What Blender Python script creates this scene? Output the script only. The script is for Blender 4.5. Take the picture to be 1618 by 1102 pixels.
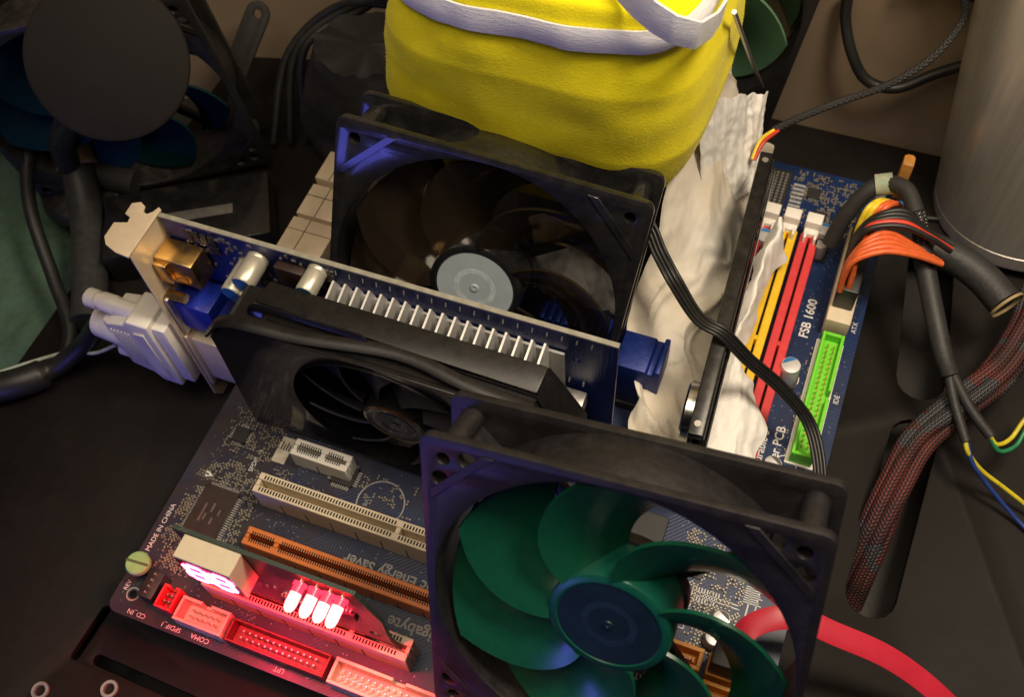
import bpy, bmesh, math, random
from mathutils import Vector, Matrix, noise
random.seed(7)
S = 0.001                      # everything below is written in millimetres
for o in list(bpy.data.objects): bpy.data.objects.remove(o)
scene = bpy.context.scene
COL = scene.collection

# ------------------------------------------------------------------ camera
cam = bpy.data.cameras.new('camera'); co = bpy.data.objects.new('camera', cam); COL.objects.link(co)
cam.sensor_width = 36; cam.lens = 36.31; cam.clip_start = .01; cam.clip_end = 20
RX = ((0.93299571, 0.27671721, -0.23010127), (0.35548378, -0.80831661, 0.46931391), (-0.05612745, -0.51966513, -0.8525244))
cm = Matrix(((RX[0][0], -RX[0][1], -RX[0][2]), (RX[1][0], -RX[1][1], -RX[1][2]), (RX[2][0], -RX[2][1], -RX[2][2]))).to_4x4()
co.matrix_world = Matrix.Translation(Vector((213.02, -50.83, 387.85)) * S) @ cm
cam.dof.use_dof = True; cam.dof.focus_distance = .385; cam.dof.aperture_fstop = 15
scene.camera = co

# ------------------------------------------------------------------ world and lamps
w = bpy.data.worlds.new('World'); scene.world = w; w.use_nodes = True
w.node_tree.nodes['Background'].inputs[0].default_value = (1.0, .80, .60, 1)
w.node_tree.nodes['Background'].inputs[1].default_value = .03
def area(name, loc, to, size, energy, col):
    l = bpy.data.lights.new(name, 'AREA'); l.shape = 'RECTANGLE' if isinstance(size, tuple) else 'DISK'
    if isinstance(size, tuple): l.size, l.size_y = size[0] * S, size[1] * S
    else: l.size = size * S
    l.energy = energy; l.color = col
    o = bpy.data.objects.new(name, l); COL.objects.link(o); o.location = Vector(loc) * S
    o.rotation_euler = (Vector(to) - Vector(loc)).to_track_quat('-Z', 'Y').to_euler()
area('room_lamp', (340, 165, 545), (180, 215, 0), 130, 2.9, (1, .84, .64))
area('bounce_fill', (80, -60, 900), (140, 190, 20), 520, 3.9, (1, .84, .64))  # added soft fill lamp out of view, standing in for room bounce
area('blue_panel', (-90, -340, 25), (40, 90, 70), (230, 90), .5, (.15, .16, 1))
vs = scene.view_settings
vs.view_transform = 'Standard'; vs.look = 'None'; vs.gamma = 1; vs.use_curve_mapping = False; vs.exposure = -0.12

# ------------------------------------------------------------------ materials
MATS = {}
def mat(name, col, rough=.5, metal=0, var=.25, vscale=250, bump=0, bscale=900, coat=0, spec=.5, dust=0, alpha=1, sheen=0, col2=None, trans=0, stretch=None):
    if name in MATS: return MATS[name]
    m = bpy.data.materials.new(name); m.use_nodes = True; nt = m.node_tree; N = nt.nodes; Lk = nt.links
    b = N['Principled BSDF']
    tc = N.new('ShaderNodeTexCoord'); src = tc.outputs['Object']
    if stretch:
        mp = N.new('ShaderNodeMapping'); mp.inputs['Scale'].default_value = stretch; Lk.new(src, mp.inputs[0]); src = mp.outputs[0]
    nz = N.new('ShaderNodeTexNoise'); nz.inputs['Scale'].default_value = vscale; nz.inputs['Detail'].default_value = 6; nz.inputs['Roughness'].default_value = .65
    Lk.new(src, nz.inputs['Vector'])
    rp = N.new('ShaderNodeValToRGB'); rp.color_ramp.elements[0].position = .3; rp.color_ramp.elements[1].position = .72
    c2 = col2 or tuple(min(1, c * (1 + var)) for c in col); c1 = col if col2 else tuple(c * (1 - var) for c in col)
    rp.color_ramp.elements[0].color = (*c1, 1); rp.color_ramp.elements[1].color = (*c2, 1)
    Lk.new(nz.outputs[0], rp.inputs[0]); out = rp.outputs[0]
    rv = N.new('ShaderNodeMapRange'); rv.inputs[3].default_value = max(0, rough - .1); rv.inputs[4].default_value = min(1, rough + .12)
    Lk.new(nz.outputs[0], rv.inputs[0]); rout = rv.outputs[0]
    if dust:
        ge = N.new('ShaderNodeNewGeometry'); sx = N.new('ShaderNodeSeparateXYZ'); Lk.new(ge.outputs['Normal'], sx.inputs[0])
        n2 = N.new('ShaderNodeTexNoise'); n2.inputs['Scale'].default_value = 130; n2.inputs['Detail'].default_value = 9; n2.inputs['Roughness'].default_value = .8
        Lk.new(tc.outputs['Object'], n2.inputs['Vector'])
        r2 = N.new('ShaderNodeMapRange'); r2.inputs[1].default_value = .42; r2.inputs[2].default_value = .75; Lk.new(n2.outputs[0], r2.inputs[0])
        up = N.new('ShaderNodeMapRange'); up.inputs[1].default_value = -.2; up.inputs[2].default_value = 1; up.inputs[3].default_value = .25; Lk.new(sx.outputs[2], up.inputs[0])
        mu = N.new('ShaderNodeMath'); mu.operation = 'MULTIPLY'; Lk.new(r2.outputs[0], mu.inputs[0]); Lk.new(up.outputs[0], mu.inputs[1])
        m2 = N.new('ShaderNodeMath'); m2.operation = 'MULTIPLY'; Lk.new(mu.outputs[0], m2.inputs[0]); m2.inputs[1].default_value = dust
        mx = N.new('ShaderNodeMix'); mx.data_type = 'RGBA'; Lk.new(m2.outputs[0], mx.inputs[0]); Lk.new(out, mx.inputs[6]); mx.inputs[7].default_value = (.30, .26, .21, 1); out = mx.outputs[2]
        m3 = N.new('ShaderNodeMath'); m3.operation = 'ADD'; m3.use_clamp = True; Lk.new(m2.outputs[0], m3.inputs[0]); Lk.new(rout, m3.inputs[1]); rout = m3.outputs[0]
    Lk.new(out, b.inputs['Base Color']); Lk.new(rout, b.inputs['Roughness'])
    b.inputs['Metallic'].default_value = metal; b.inputs['Specular IOR Level'].default_value = spec
    b.inputs['Coat Weight'].default_value = coat; b.inputs['Coat Roughness'].default_value = .08
    b.inputs['Alpha'].default_value = alpha
    b.inputs['Transmission Weight'].default_value = trans
    if sheen: b.inputs['Sheen Weight'].default_value = sheen; b.inputs['Sheen Roughness'].default_value = .5
    if bump:
        n3 = N.new('ShaderNodeTexNoise'); n3.inputs['Scale'].default_value = bscale; n3.inputs['Detail'].default_value = 5; Lk.new(src, n3.inputs['Vector'])
        bp = N.new('ShaderNodeBump'); bp.inputs['Strength'].default_value = bump; bp.inputs['Distance'].default_value = .0006
        Lk.new(n3.outputs[0], bp.inputs['Height']); Lk.new(bp.outputs[0], b.inputs['Normal'])
    MATS[name] = m; return m
def emit(name, col, strength):
    m = bpy.data.materials.new(name); m.use_nodes = True; b = m.node_tree.nodes['Principled BSDF']
    b.inputs['Base Color'].default_value = (*col, 1); b.inputs['Emission Color'].default_value = (*col, 1); b.inputs['Emission Strength'].default_value = strength
    b.inputs['Roughness'].default_value = .25
    return m
def pcb_mat(name, base, light, trace=.5, brown_mix=0):
    m = bpy.data.materials.new(name); m.use_nodes = True; nt = m.node_tree; N = nt.nodes; Lk = nt.links; b = N['Principled BSDF']
    tc = N.new('ShaderNodeTexCoord')
    def waves(rot, sc):
        mp = N.new('ShaderNodeMapping'); mp.inputs['Rotation'].default_value = (0, rot * .0, rot); Lk.new(tc.outputs['Object'], mp.inputs[0])
        wv = N.new('ShaderNodeTexWave'); wv.inputs['Scale'].default_value = sc; wv.inputs['Distortion'].default_value = 0; Lk.new(mp.outputs[0], wv.inputs[0]); return wv.outputs['Fac']
    vo = N.new('ShaderNodeTexVoronoi'); vo.distance = 'MANHATTAN'; vo.inputs['Scale'].default_value = 55; Lk.new(tc.outputs['Object'], vo.inputs['Vector'])
    a, c = waves(0, 260), waves(math.pi / 4, 240)
    sel = N.new('ShaderNodeMath'); sel.operation = 'GREATER_THAN'; sel.inputs[1].default_value = .5
    sp = N.new('ShaderNodeSeparateColor'); Lk.new(vo.outputs['Color'], sp.inputs[0]); Lk.new(sp.outputs[0], sel.inputs[0])
    mx = N.new('ShaderNodeMix'); Lk.new(sel.outputs[0], mx.inputs[0]); Lk.new(a, mx.inputs[2]); Lk.new(c, mx.inputs[3])
    rg = N.new('ShaderNodeMapRange'); rg.inputs[1].default_value = .6; rg.inputs[2].default_value = .75; Lk.new(mx.outputs[0], rg.inputs[0])
    s2 = N.new('ShaderNodeMapRange'); s2.inputs[1].default_value = .25; s2.inputs[2].default_value = .9; Lk.new(sp.outputs[1], s2.inputs[0])
    mu = N.new('ShaderNodeMath'); mu.operation = 'MULTIPLY'; Lk.new(rg.outputs[0], mu.inputs[0]); Lk.new(s2.outputs[0], mu.inputs[1])
    m4 = N.new('ShaderNodeMath'); m4.operation = 'MULTIPLY'; Lk.new(mu.outputs[0], m4.inputs[0]); m4.inputs[1].default_value = trace
    cm_ = N.new('ShaderNodeMix'); cm_.data_type = 'RGBA'; Lk.new(m4.outputs[0], cm_.inputs[0]); cm_.inputs[6].default_value = (*base, 1); cm_.inputs[7].default_value = (*light, 1)
    dn = N.new('ShaderNodeTexNoise'); dn.inputs['Scale'].default_value = 500; dn.inputs['Detail'].default_value = 8; dn.inputs['Roughness'].default_value = .8; Lk.new(tc.outputs['Object'], dn.inputs[0])
    dr = N.new('ShaderNodeMapRange'); dr.inputs[1].default_value = .58; dr.inputs[2].default_value = .8; dr.inputs[4].default_value = .35; Lk.new(dn.outputs[0], dr.inputs[0])
    d2 = N.new('ShaderNodeMix'); d2.data_type = 'RGBA'; Lk.new(dr.outputs[0], d2.inputs[0]); Lk.new(cm_.outputs[2], d2.inputs[6]); d2.inputs[7].default_value = (.3, .28, .25, 1)
    fin = d2.outputs[2]
    if brown_mix:  # dark brown mixed into the board colour, stronger towards low X
        sx = N.new('ShaderNodeSeparateXYZ'); Lk.new(tc.outputs['Object'], sx.inputs[0]); fr = N.new('ShaderNodeMapRange'); fr.inputs[1].default_value = .17; fr.inputs[2].default_value = .02; fr.inputs[3].default_value = 0; fr.inputs[4].default_value = brown_mix; Lk.new(sx.outputs[0], fr.inputs[0])
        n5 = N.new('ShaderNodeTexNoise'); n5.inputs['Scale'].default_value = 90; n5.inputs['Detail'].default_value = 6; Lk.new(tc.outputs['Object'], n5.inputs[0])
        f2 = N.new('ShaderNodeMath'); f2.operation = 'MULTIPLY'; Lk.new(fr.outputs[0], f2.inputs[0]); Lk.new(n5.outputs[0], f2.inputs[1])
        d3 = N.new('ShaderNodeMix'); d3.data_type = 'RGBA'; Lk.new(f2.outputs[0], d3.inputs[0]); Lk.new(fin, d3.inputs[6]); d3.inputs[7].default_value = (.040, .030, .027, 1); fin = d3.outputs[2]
    Lk.new(fin, b.inputs['Base Color']); b.inputs['Roughness'].default_value = .38; b.inputs['Specular IOR Level'].default_value = .45
    bp = N.new('ShaderNodeBump'); bp.inputs['Strength'].default_value = .25; bp.inputs['Distance'].default_value = .0003; Lk.new(m4.outputs[0], bp.inputs['Height']); Lk.new(bp.outputs[0], b.inputs['Normal'])
    return m
def weave_mat(name, c1, c2, su, sv, rough=.6, thr=.5, speck=None):
    m = bpy.data.materials.new(name); m.use_nodes = True; nt = m.node_tree; N = nt.nodes; Lk = nt.links; b = N['Principled BSDF']
    uv = N.new('ShaderNodeUVMap'); sp = N.new('ShaderNodeSeparateXYZ'); Lk.new(uv.outputs[0], sp.inputs[0])
    def ma(op, a, bb=None):
        x = N.new('ShaderNodeMath'); x.operation = op
        for i, v in enumerate((a, bb)):
            if v is None: continue
            if isinstance(v, (int, float)): x.inputs[i].default_value = v
            else: Lk.new(v, x.inputs[i])
        return x.outputs[0]
    u = ma('MULTIPLY', sp.outputs[0], su); v = ma('MULTIPLY', sp.outputs[1], sv * 2 * math.pi)
    p = ma('SINE', ma('ADD', u, v)); q = ma('SINE', ma('SUBTRACT', u, v)); h = ma('MAXIMUM', p, q)
    pat = ma('GREATER_THAN', ma('MULTIPLY', p, q), thr)
    nz = N.new('ShaderNodeTexNoise'); nz.inputs['Scale'].default_value = 40; tc = N.new('ShaderNodeTexCoord'); Lk.new(tc.outputs['Object'], nz.inputs[0])
    sel = N.new('ShaderNodeMapRange'); sel.inputs[1].default_value = .35; sel.inputs[2].default_value = .6; Lk.new(nz.outputs[0], sel.inputs[0])
    f = ma('MULTIPLY', pat, sel.outputs[0])
    mx = N.new('ShaderNodeMix'); mx.data_type = 'RGBA'; Lk.new(f, mx.inputs[0]); mx.inputs[6].default_value = (*c1, 1); mx.inputs[7].default_value = (*c2, 1)
    out = mx.outputs[2]
    if speck:
        n2 = N.new('ShaderNodeTexNoise'); n2.inputs['Scale'].default_value = 55; Lk.new(tc.outputs['Object'], n2.inputs[0])
        g = ma('MULTIPLY', ma('GREATER_THAN', n2.outputs[0], .6), pat)
        m2 = N.new('ShaderNodeMix'); m2.data_type = 'RGBA'; Lk.new(g, m2.inputs[0]); Lk.new(out, m2.inputs[6]); m2.inputs[7].default_value = (*speck, 1); out = m2.outputs[2]
    Lk.new(out, b.inputs['Base Color']); b.inputs['Roughness'].default_value = rough
    bp = N.new('ShaderNodeBump'); bp.inputs['Strength'].default_value = .6; bp.inputs['Distance'].default_value = .0005; Lk.new(h, bp.inputs['Height']); Lk.new(bp.outputs[0], b.inputs['Normal'])
    return m
BLACK = mat('black_plastic', (.012, .011, .011), .42, dust=.12)
BLACKG = mat('black_gloss', (.008, .008, .009), .16, coat=.4, dust=.04)
MATTE = mat('black_matte', (.016, .015, .014), .7, bump=.2)
IVORY = mat('ivory_plastic', (.62, .52, .37), .42, var=.08)
WHITEP = mat('white_plastic', (.78, .74, .68), .4, var=.05, vscale=120)
ORANGE = mat('orange_plastic', (.62, .17, .035), .42, var=.1)
SATAO = mat('sata_orange', (.75, .30, .03), .4, var=.1)
REDP = mat('red_plastic', (.60, .045, .05), .38, var=.1)
YELP = mat('yellow_plastic', (.80, .50, .02), .38, var=.1)
GREENP = mat('green_plastic', (.16, .62, .03), .38, var=.1)
PALEG = mat('pale_green_plastic', (.20, .46, .17), .45, var=.1)
BLUEP = mat('blue_plastic', (.012, .03, .34), .35, var=.15)
BLUEH = mat('blue_anodised', (.006, .022, .17), .42, metal=.3, var=.2, bump=.15)
SILVER = mat('brushed_silver', (.62, .61, .60), .32, metal=1, var=.08, stretch=(1, 1, .06), vscale=900)
ALU = mat('aluminium_fin', (.72, .71, .69), .42, metal=.7, var=.12, dust=.3)
NICKEL = mat('nickel', (.66, .54, .39), .42, metal=.25, var=.1, vscale=90)
GOLD = mat('gold_metal', (.75, .48, .16), .3, metal=1, var=.15)
TIN = mat('tin', (.60, .58, .54), .35, metal=.9, var=.1)
CAPTOP = mat('cap_top', (.66, .66, .67), .38, metal=.6, var=.08)
CHIP = mat('chip_black', (.018, .017, .017), .5, var=.2)
CHIPB = mat('chip_brown', (.030, .016, .012), .45, var=.2)
INK = mat('white_ink', (.68, .68, .66), .6, var=.15, vscale=900)
GREYINK = mat('grey_ink', (.30, .29, .28), .6, var=.2)
BOARD = pcb_mat('blue_board', (.004, .015, .062), (.008, .040, .15), .8, brown_mix=1.5)
GBOARD = pcb_mat('blue_card', (.006, .014, .10), (.010, .035, .22), .6)
EDGE = mat('fibreglass_edge', (.26, .25, .20), .6)

# ------------------------------------------------------------------ builders
WORLD_ROOT = set()
def tag(o, label=None, cat=None, group=None, kind=None):
    if label: o['label'] = label
    if cat: o['category'] = cat
    if group: o['group'] = group
    if kind: o['kind'] = kind
    return o
def thing(name, label, cat, loc=(0, 0, 0), M=None, group=None):
    o = bpy.data.objects.new(name, None); COL.objects.link(o); o.empty_display_size = .01
    if M is None: o.matrix_basis = Matrix.Translation(Vector(loc) * S); WORLD_ROOT.add(o.name)
    else:
        M = M.copy(); M.translation = M.translation * S; o.matrix_basis = M
    return tag(o, label, cat, group)
def link(name, me, parent):
    o = bpy.data.objects.new(name, me); COL.objects.link(o)
    if parent is not None:
        o.parent = parent
        if parent.name in WORLD_ROOT: o.matrix_parent_inverse = parent.matrix_basis.inverted()
    return o
def catmull(pts, n=8):
    P = [Vector(p) for p in pts]
    if len(P) < 3: return P
    P = [P[0] * 2 - P[1]] + P + [P[-1] * 2 - P[-2]]; out = []
    for i in range(1, len(P) - 2):
        a, b, c, d = P[i - 1:i + 3]
        for k in range(n):
            t = k / n
            out.append(.5 * ((2 * b) + (c - a) * t + (2 * a - 5 * b + 4 * c - d) * t * t + (3 * b - a - 3 * c + d) * t ** 3))
    out.append(P[-2]); return out
class MB:
    def __init__(s): s.v = []; s.f = []; s.uv = {}
    def add(s, vs, fs):
        k = len(s.v); s.v += [Vector(v) for v in vs]; s.f += [tuple(i + k for i in f) for f in fs]; return s
    def box(s, x0, x1, y0, y1, z0, z1, M=None):
        vs = [(x, y, z) for z in (z0, z1) for y in (y0, y1) for x in (x0, x1)]
        if M is not None: vs = [M @ Vector(v) for v in vs]
        return s.add(vs, [(0, 2, 3, 1), (4, 5, 7, 6), (0, 1, 5, 4), (2, 6, 7, 3), (0, 4, 6, 2), (1, 3, 7, 5)])
    def prism(s, poly, ax, a, b):            # poly in the two remaining axes, in x,y,z order
        n = len(poly); i = 'xyz'.index(ax)
        def mk(p, h): q = list(p); q.insert(i, h); return q
        return s.add([mk(p, a) for p in poly] + [mk(p, b) for p in poly],
                     [tuple(range(n))[::-1], tuple(range(n, 2 * n))] + [(k, (k + 1) % n, n + (k + 1) % n, n + k) for k in range(n)])
    def cyl(s, p0, p1, r0, r1=None, n=16, cap=True):
        r1 = r0 if r1 is None else r1; p0, p1 = Vector(p0), Vector(p1); d = (p1 - p0).normalized()
        u = d.orthogonal().normalized(); w_ = d.cross(u); vs = []
        for p, r in ((p0, r0), (p1, r1)):
            for k in range(n): a = 2 * math.pi * k / n; vs.append(p + (u * math.cos(a) + w_ * math.sin(a)) * r)
        fs = [(k, (k + 1) % n, n + (k + 1) % n, n + k) for k in range(n)]
        if cap: fs += [tuple(range(n))[::-1], tuple(range(n, 2 * n))]
        return s.add(vs, fs)
    def lathe(s, prof, org, axis, n=48, close=False):  # prof: (radius, height along axis)
        d = Vector(axis).normalized(); u = d.orthogonal().normalized(); w_ = d.cross(u); o = Vector(org); vs = []; fs = []
        for r, h in prof:
            for k in range(n): a = 2 * math.pi * k / n; vs.append(o + d * h + (u * math.cos(a) + w_ * math.sin(a)) * max(r, 1e-4))
        m = len(prof)
        for i in range(m if close else m - 1):
            for k in range(n): fs.append((i * n + k, i * n + (k + 1) % n, ((i + 1) % m) * n + (k + 1) % n, ((i + 1) % m) * n + k))
        return s.add(vs, fs)
    def tube(s, pts, r, n=10, sub=8, flat=None, smooth=True, side=None):
        P = catmull(pts, sub) if smooth else [Vector(p) for p in pts]; k0 = len(s.v); vs = []; fs = []; L = 0
        up = Vector(side) if side else None; u = None; Ls = []
        for i, p in enumerate(P):
            d = (P[min(i + 1, len(P) - 1)] - P[max(i - 1, 0)]).normalized()
            if i: L += (p - P[i - 1]).length
            Ls.append(L)
            if up is not None: u = (up - d * up.dot(d)).normalized()
            elif u is None: u = d.orthogonal().normalized()
            else: u = (u - d * u.dot(d)).normalized()
            w_ = d.cross(u); rr = r(i / (len(P) - 1)) if callable(r) else r
            a_, b_ = (rr, rr) if flat is None else flat
            for k in range(n): a = 2 * math.pi * (k + .5) / n; vs.append(p + u * math.cos(a) * a_ + w_ * math.sin(a) * b_)
        m = len(P)
        for i in range(m - 1):
            for k in range(n):
                s.uv[len(s.f) + len(fs)] = [(Ls[i], k / n), (Ls[i], (k + 1) / n), (Ls[i + 1], (k + 1) / n), (Ls[i + 1], k / n)]
                fs.append((i * n + k, i * n + (k + 1) % n, (i + 1) * n + (k + 1) % n, (i + 1) * n + k))
        fs += [tuple(range(n))[::-1], tuple(range((m - 1) * n, m * n))]
        return s.add(vs, fs)
    def grid(s, fn, nu, nv):
        vs = [fn(i / nu, j / nv) for i in range(nu + 1) for j in range(nv + 1)]
        return s.add(vs, [(i * (nv + 1) + j, (i + 1) * (nv + 1) + j, (i + 1) * (nv + 1) + j + 1, i * (nv + 1) + j + 1) for i in range(nu) for j in range(nv)])
    def mesh(s, name, m, bevel=0, smooth=False, seg=2, thick=0):
        me = bpy.data.meshes.new(name); me.from_pydata([v * S for v in s.v], [], s.f)
        if s.uv:
            ul = me.uv_layers.new(name='UVMap')
            for fi, c in s.uv.items():
                for li, q in zip(me.polygons[fi].loop_indices, c): ul.data[li].uv = q
        bm = bmesh.new(); bm.from_mesh(me)
        if thick:
            bmesh.ops.recalc_face_normals(bm, faces=bm.faces); bmesh.ops.solidify(bm, geom=bm.faces[:], thickness=thick * S)
        if bevel:
            es = [e for e in bm.edges if len(e.link_faces) == 2 and e.calc_face_angle(0) > .5]
            bmesh.ops.bevel(bm, geom=es, offset=bevel * S, segments=seg, profile=.5, affect='EDGES', clamp_overlap=True)
        bmesh.ops.recalc_face_normals(bm, faces=bm.faces)
        bm.to_mesh(me); bm.free(); me.materials.append(m)
        if smooth or bevel:
            me.shade_smooth(); me.set_sharp_from_angle(angle=math.radians(smooth if smooth not in (True, False) else 38))
        return me
    def build(s, name, m, parent=None, bevel=0, smooth=False, seg=2, thick=0):
        return link(name, s.mesh(name, m, bevel, smooth, seg, thick), parent)
def plate_mesh(outer, holes, t, m, name='plate', bevel=0):
    """flat sheet in XY between z=0 and z=t with real holes"""
    cu = bpy.data.curves.new(name, 'CURVE'); cu.dimensions = '2D'; cu.fill_mode = 'BOTH'; cu.extrude = t / 2
    if bevel: cu.bevel_depth = bevel; cu.bevel_resolution = 1; cu.extrude = t / 2 - bevel; cu.offset = -bevel
    for ring in [outer] + holes:
        sp = cu.splines.new('POLY'); sp.points.add(len(ring) - 1); sp.use_cyclic_u = True
        for p, q in zip(sp.points, ring): p.co = (q[0], q[1], 0, 1)
    ob = bpy.data.objects.new(name, cu); me = bpy.data.meshes.new_from_object(ob); bpy.data.objects.remove(ob)
    me.transform(Matrix.Translation((0, 0, t / 2)))
    bm = bmesh.new(); bm.from_mesh(me); bmesh.ops.remove_doubles(bm, verts=bm.verts, dist=1e-4); bmesh.ops.recalc_face_normals(bm, faces=bm.faces); bm.to_mesh(me); bm.free()
    me.materials.clear(); me.materials.append(m); me.shade_smooth(); me.set_sharp_from_angle(angle=math.radians(35)); return me
def plate(name, outer, holes, t, m, parent, M=Matrix(), bevel=0):
    me = plate_mesh(outer, holes, t, m, name, bevel); me.transform(M); me.transform(Matrix.Scale(S, 4)); return link(name, me, parent)
def circ(x, y, r, n=24): return [(x + r * math.cos(2 * math.pi * k / n), y + r * math.sin(2 * math.pi * k / n)) for k in range(n)]
def rrect(x0, x1, y0, y1, r, n=5):
    out = []
    for cx, cy, a0 in ((x1 - r, y1 - r, 0), (x0 + r, y1 - r, 90), (x0 + r, y0 + r, 180), (x1 - r, y0 + r, 270)):
        for k in range(n + 1): a = math.radians(a0 + 90 * k / n); out.append((cx + r * math.cos(a), cy + r * math.sin(a)))
    return out
def slotpoly(p, q, r, n=8):
    p, q = Vector(p), Vector(q); d = (q - p).normalized(); a0 = math.atan2(d.y, d.x); out = []
    for k in range(n + 1): a = a0 - math.pi / 2 + math.pi * k / n; out.append((q.x + r * math.cos(a), q.y + r * math.sin(a)))
    for k in range(n + 1): a = a0 + math.pi / 2 + math.pi * k / n; out.append((p.x + r * math.cos(a), p.y + r * math.sin(a)))
    return out
def text(s, size, x, y, z, rot, parent, m=INK, bold=0, align='LEFT'):
    cu = bpy.data.curves.new('printed_text', 'FONT'); cu.body = s; cu.size = size; cu.align_x = align; cu.offset = bold; cu.resolution_u = 3
    ob = bpy.data.objects.new('t', cu); me = bpy.data.meshes.new_from_object(ob); bpy.data.objects.remove(ob)
    me.transform(Matrix.Translation((x, y, z)) @ Matrix.Rotation(math.radians(rot), 4, 'Z')); me.transform(Matrix.Scale(S, 4))
    me.materials.clear(); me.materials.append(m); return link('printed_text', me, parent)
def fbm(x, y, z, o=4):
    t = 0; a = 1; f = 1
    for i in range(o): t += a * noise.noise(Vector((x * f, y * f, z * f))); a *= .5; f *= 2.1
    return t
def ridge(x, y, z, o=4):
    t = 0; a = 1; f = 1
    for i in range(o): t += a * (1 - 2 * abs(noise.noise(Vector((x * f + 9 * i, y * f, z * f))))); a *= .5; f *= 2.0
    return t

# ================================================================== the setting
BZ = -22
holes = [slotpoly((275, 285), (281, 219), 10.5), slotpoly((283, 188), (279, 114), 9.8),
         slotpoly((-11.5, 2), (-13, -18), 1.9), slotpoly((-3, -16.5), (60, -18), 2.2)]
bench_me = plate_mesh(rrect(-118, 520, -260, 353, 8), holes, 4, mat('bench_black', (.0062, .0044, .0038), .58, spec=.22, var=.2, vscale=40, bump=.10, bscale=1800, dust=.012), 'bench', .5)
bench_me.transform(Matrix.Translation((0, 0, BZ - 4))); bench_me.transform(Matrix.Scale(S, 4))
tag(link('bench_top', bench_me, None), kind='structure')
tag(MB().box(-800, 900, -500, 900, -62, -58).build('desk', mat('desk_dark', (.014, .012, .011), .6)), kind='structure')
wl = MB(); P = [(-900, 180), (-300, 262), (-60, 322), (150, 356), (260, 357), (900, 357)]
for a, b in zip(P, P[1:]): wl.add([(*a, -58), (*b, -58), (*b, 900), (*a, 900)], [(0, 1, 2, 3)])
tag(wl.build('wall', mat('wall_tan', (.24, .175, .115), .8, var=.12, vscale=14, bump=.1, bscale=300), smooth=60, thick=4), kind='structure')

# ================================================================== motherboard
mb = thing('motherboard', 'large blue computer motherboard lying on the black bench under everything', 'motherboard', (122, 150, -2))
mh = [circ(7.5, 8.6, 1.5, 14), circ(7, 18.5, 1.9, 14), circ(8, 150, 1.9, 14), circ(165, 6, 1.9, 14), circ(240, 6, 1.9, 14), circ(240, 140, 1.9, 14), circ(240, 298, 1.9, 14)]
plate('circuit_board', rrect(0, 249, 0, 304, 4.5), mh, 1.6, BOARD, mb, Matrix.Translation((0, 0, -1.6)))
for h in mh[:1]:
    pass
MB().lathe([(2.2, .05), (2.8, .05), (2.8, .12), (2.2, .12)], (7.5, 8.6, 0), (0, 0, 1), 20, True).build('mounting_ring', GREYINK, mb)
DARKIN = mat('slot_inside', (.010, .009, .008), .8)
def slot(name, x0, L, yc, wd, h, m, key, parent=mb, pitch=1.27, groove=1.8, floorm=None, nl=1.35):
    s = MB(); y0, y1 = yc - wd / 2, yc + wd / 2; g = groove / 2
    s.box(x0, x0 + L, y0, yc - g, 0, h); s.box(x0, x0 + L, yc + g, y1, 0, h)
    s.box(x0, x0 + 1.6, yc - g, yc + g, 0, h - .3); s.box(x0 + L - 1.6, x0 + L, yc - g, yc + g, 0, h - .3)
    for k in key: s.box(x0 + k - 1, x0 + k + 1, yc - g, yc + g, 0, h - .2)
    o = s.build(name, m, parent, bevel=.25, seg=1)
    f = MB().box(x0 + 1.6, x0 + L - 1.6, yc - g, yc + g, 0, h * .45); f.build('slot_floor', floorm or DARKIN, o)
    c = MB(); n = int((L - 5) / pitch)
    for i in range(n):
        x = x0 + 2.5 + i * pitch
        if any(abs(x - x0 - k) < 1.4 for k in key): continue
        for a, b in ((yc - g - nl, yc - g + .05 - (nl > 2) * .5), (yc + g - .05 + (nl > 2) * .5, yc + g + nl)): c.box(x, x + pitch * .52, a, b, h - 1.2, h + .05)
    tag(c.build('contact_notches', DARKIN, o), kind='stuff')
    n = int(L / 11); r = MB()
    for i in range(1, n): r.box(x0 + i * 11, x0 + i * 11 + .5, y0 - .06, y0 + .02, 0, h * .55)
    tag(r.build('side_ribs', DARKIN, o), kind='stuff')
    return o
Y7 = 22.7
slot('pci_slot', 38, 85, Y7, 8.6, 15.5, IVORY, (62,), groove=2.6, floorm=IVORY, nl=2.1)
slot('express_slot', 42.6, 89, Y7 + 20.3, 7.6, 11.2, ORANGE, (13.5,), pitch=1.0)
slot('pci_slot', 38, 85, Y7 + 40.6, 8.6, 15.5, IVORY, (62,), groove=2.6, floorm=IVORY, nl=2.1)
slot('short_express_slot', 43, 25.5, Y7 + 61.2, 7.4, 11.2, WHITEP, (13.5,), pitch=1.0)
slot('graphics_slot', 43, 89, 124.3, 7.6, 11.2, BLUEP, (13.5,), pitch=1.0)
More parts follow.
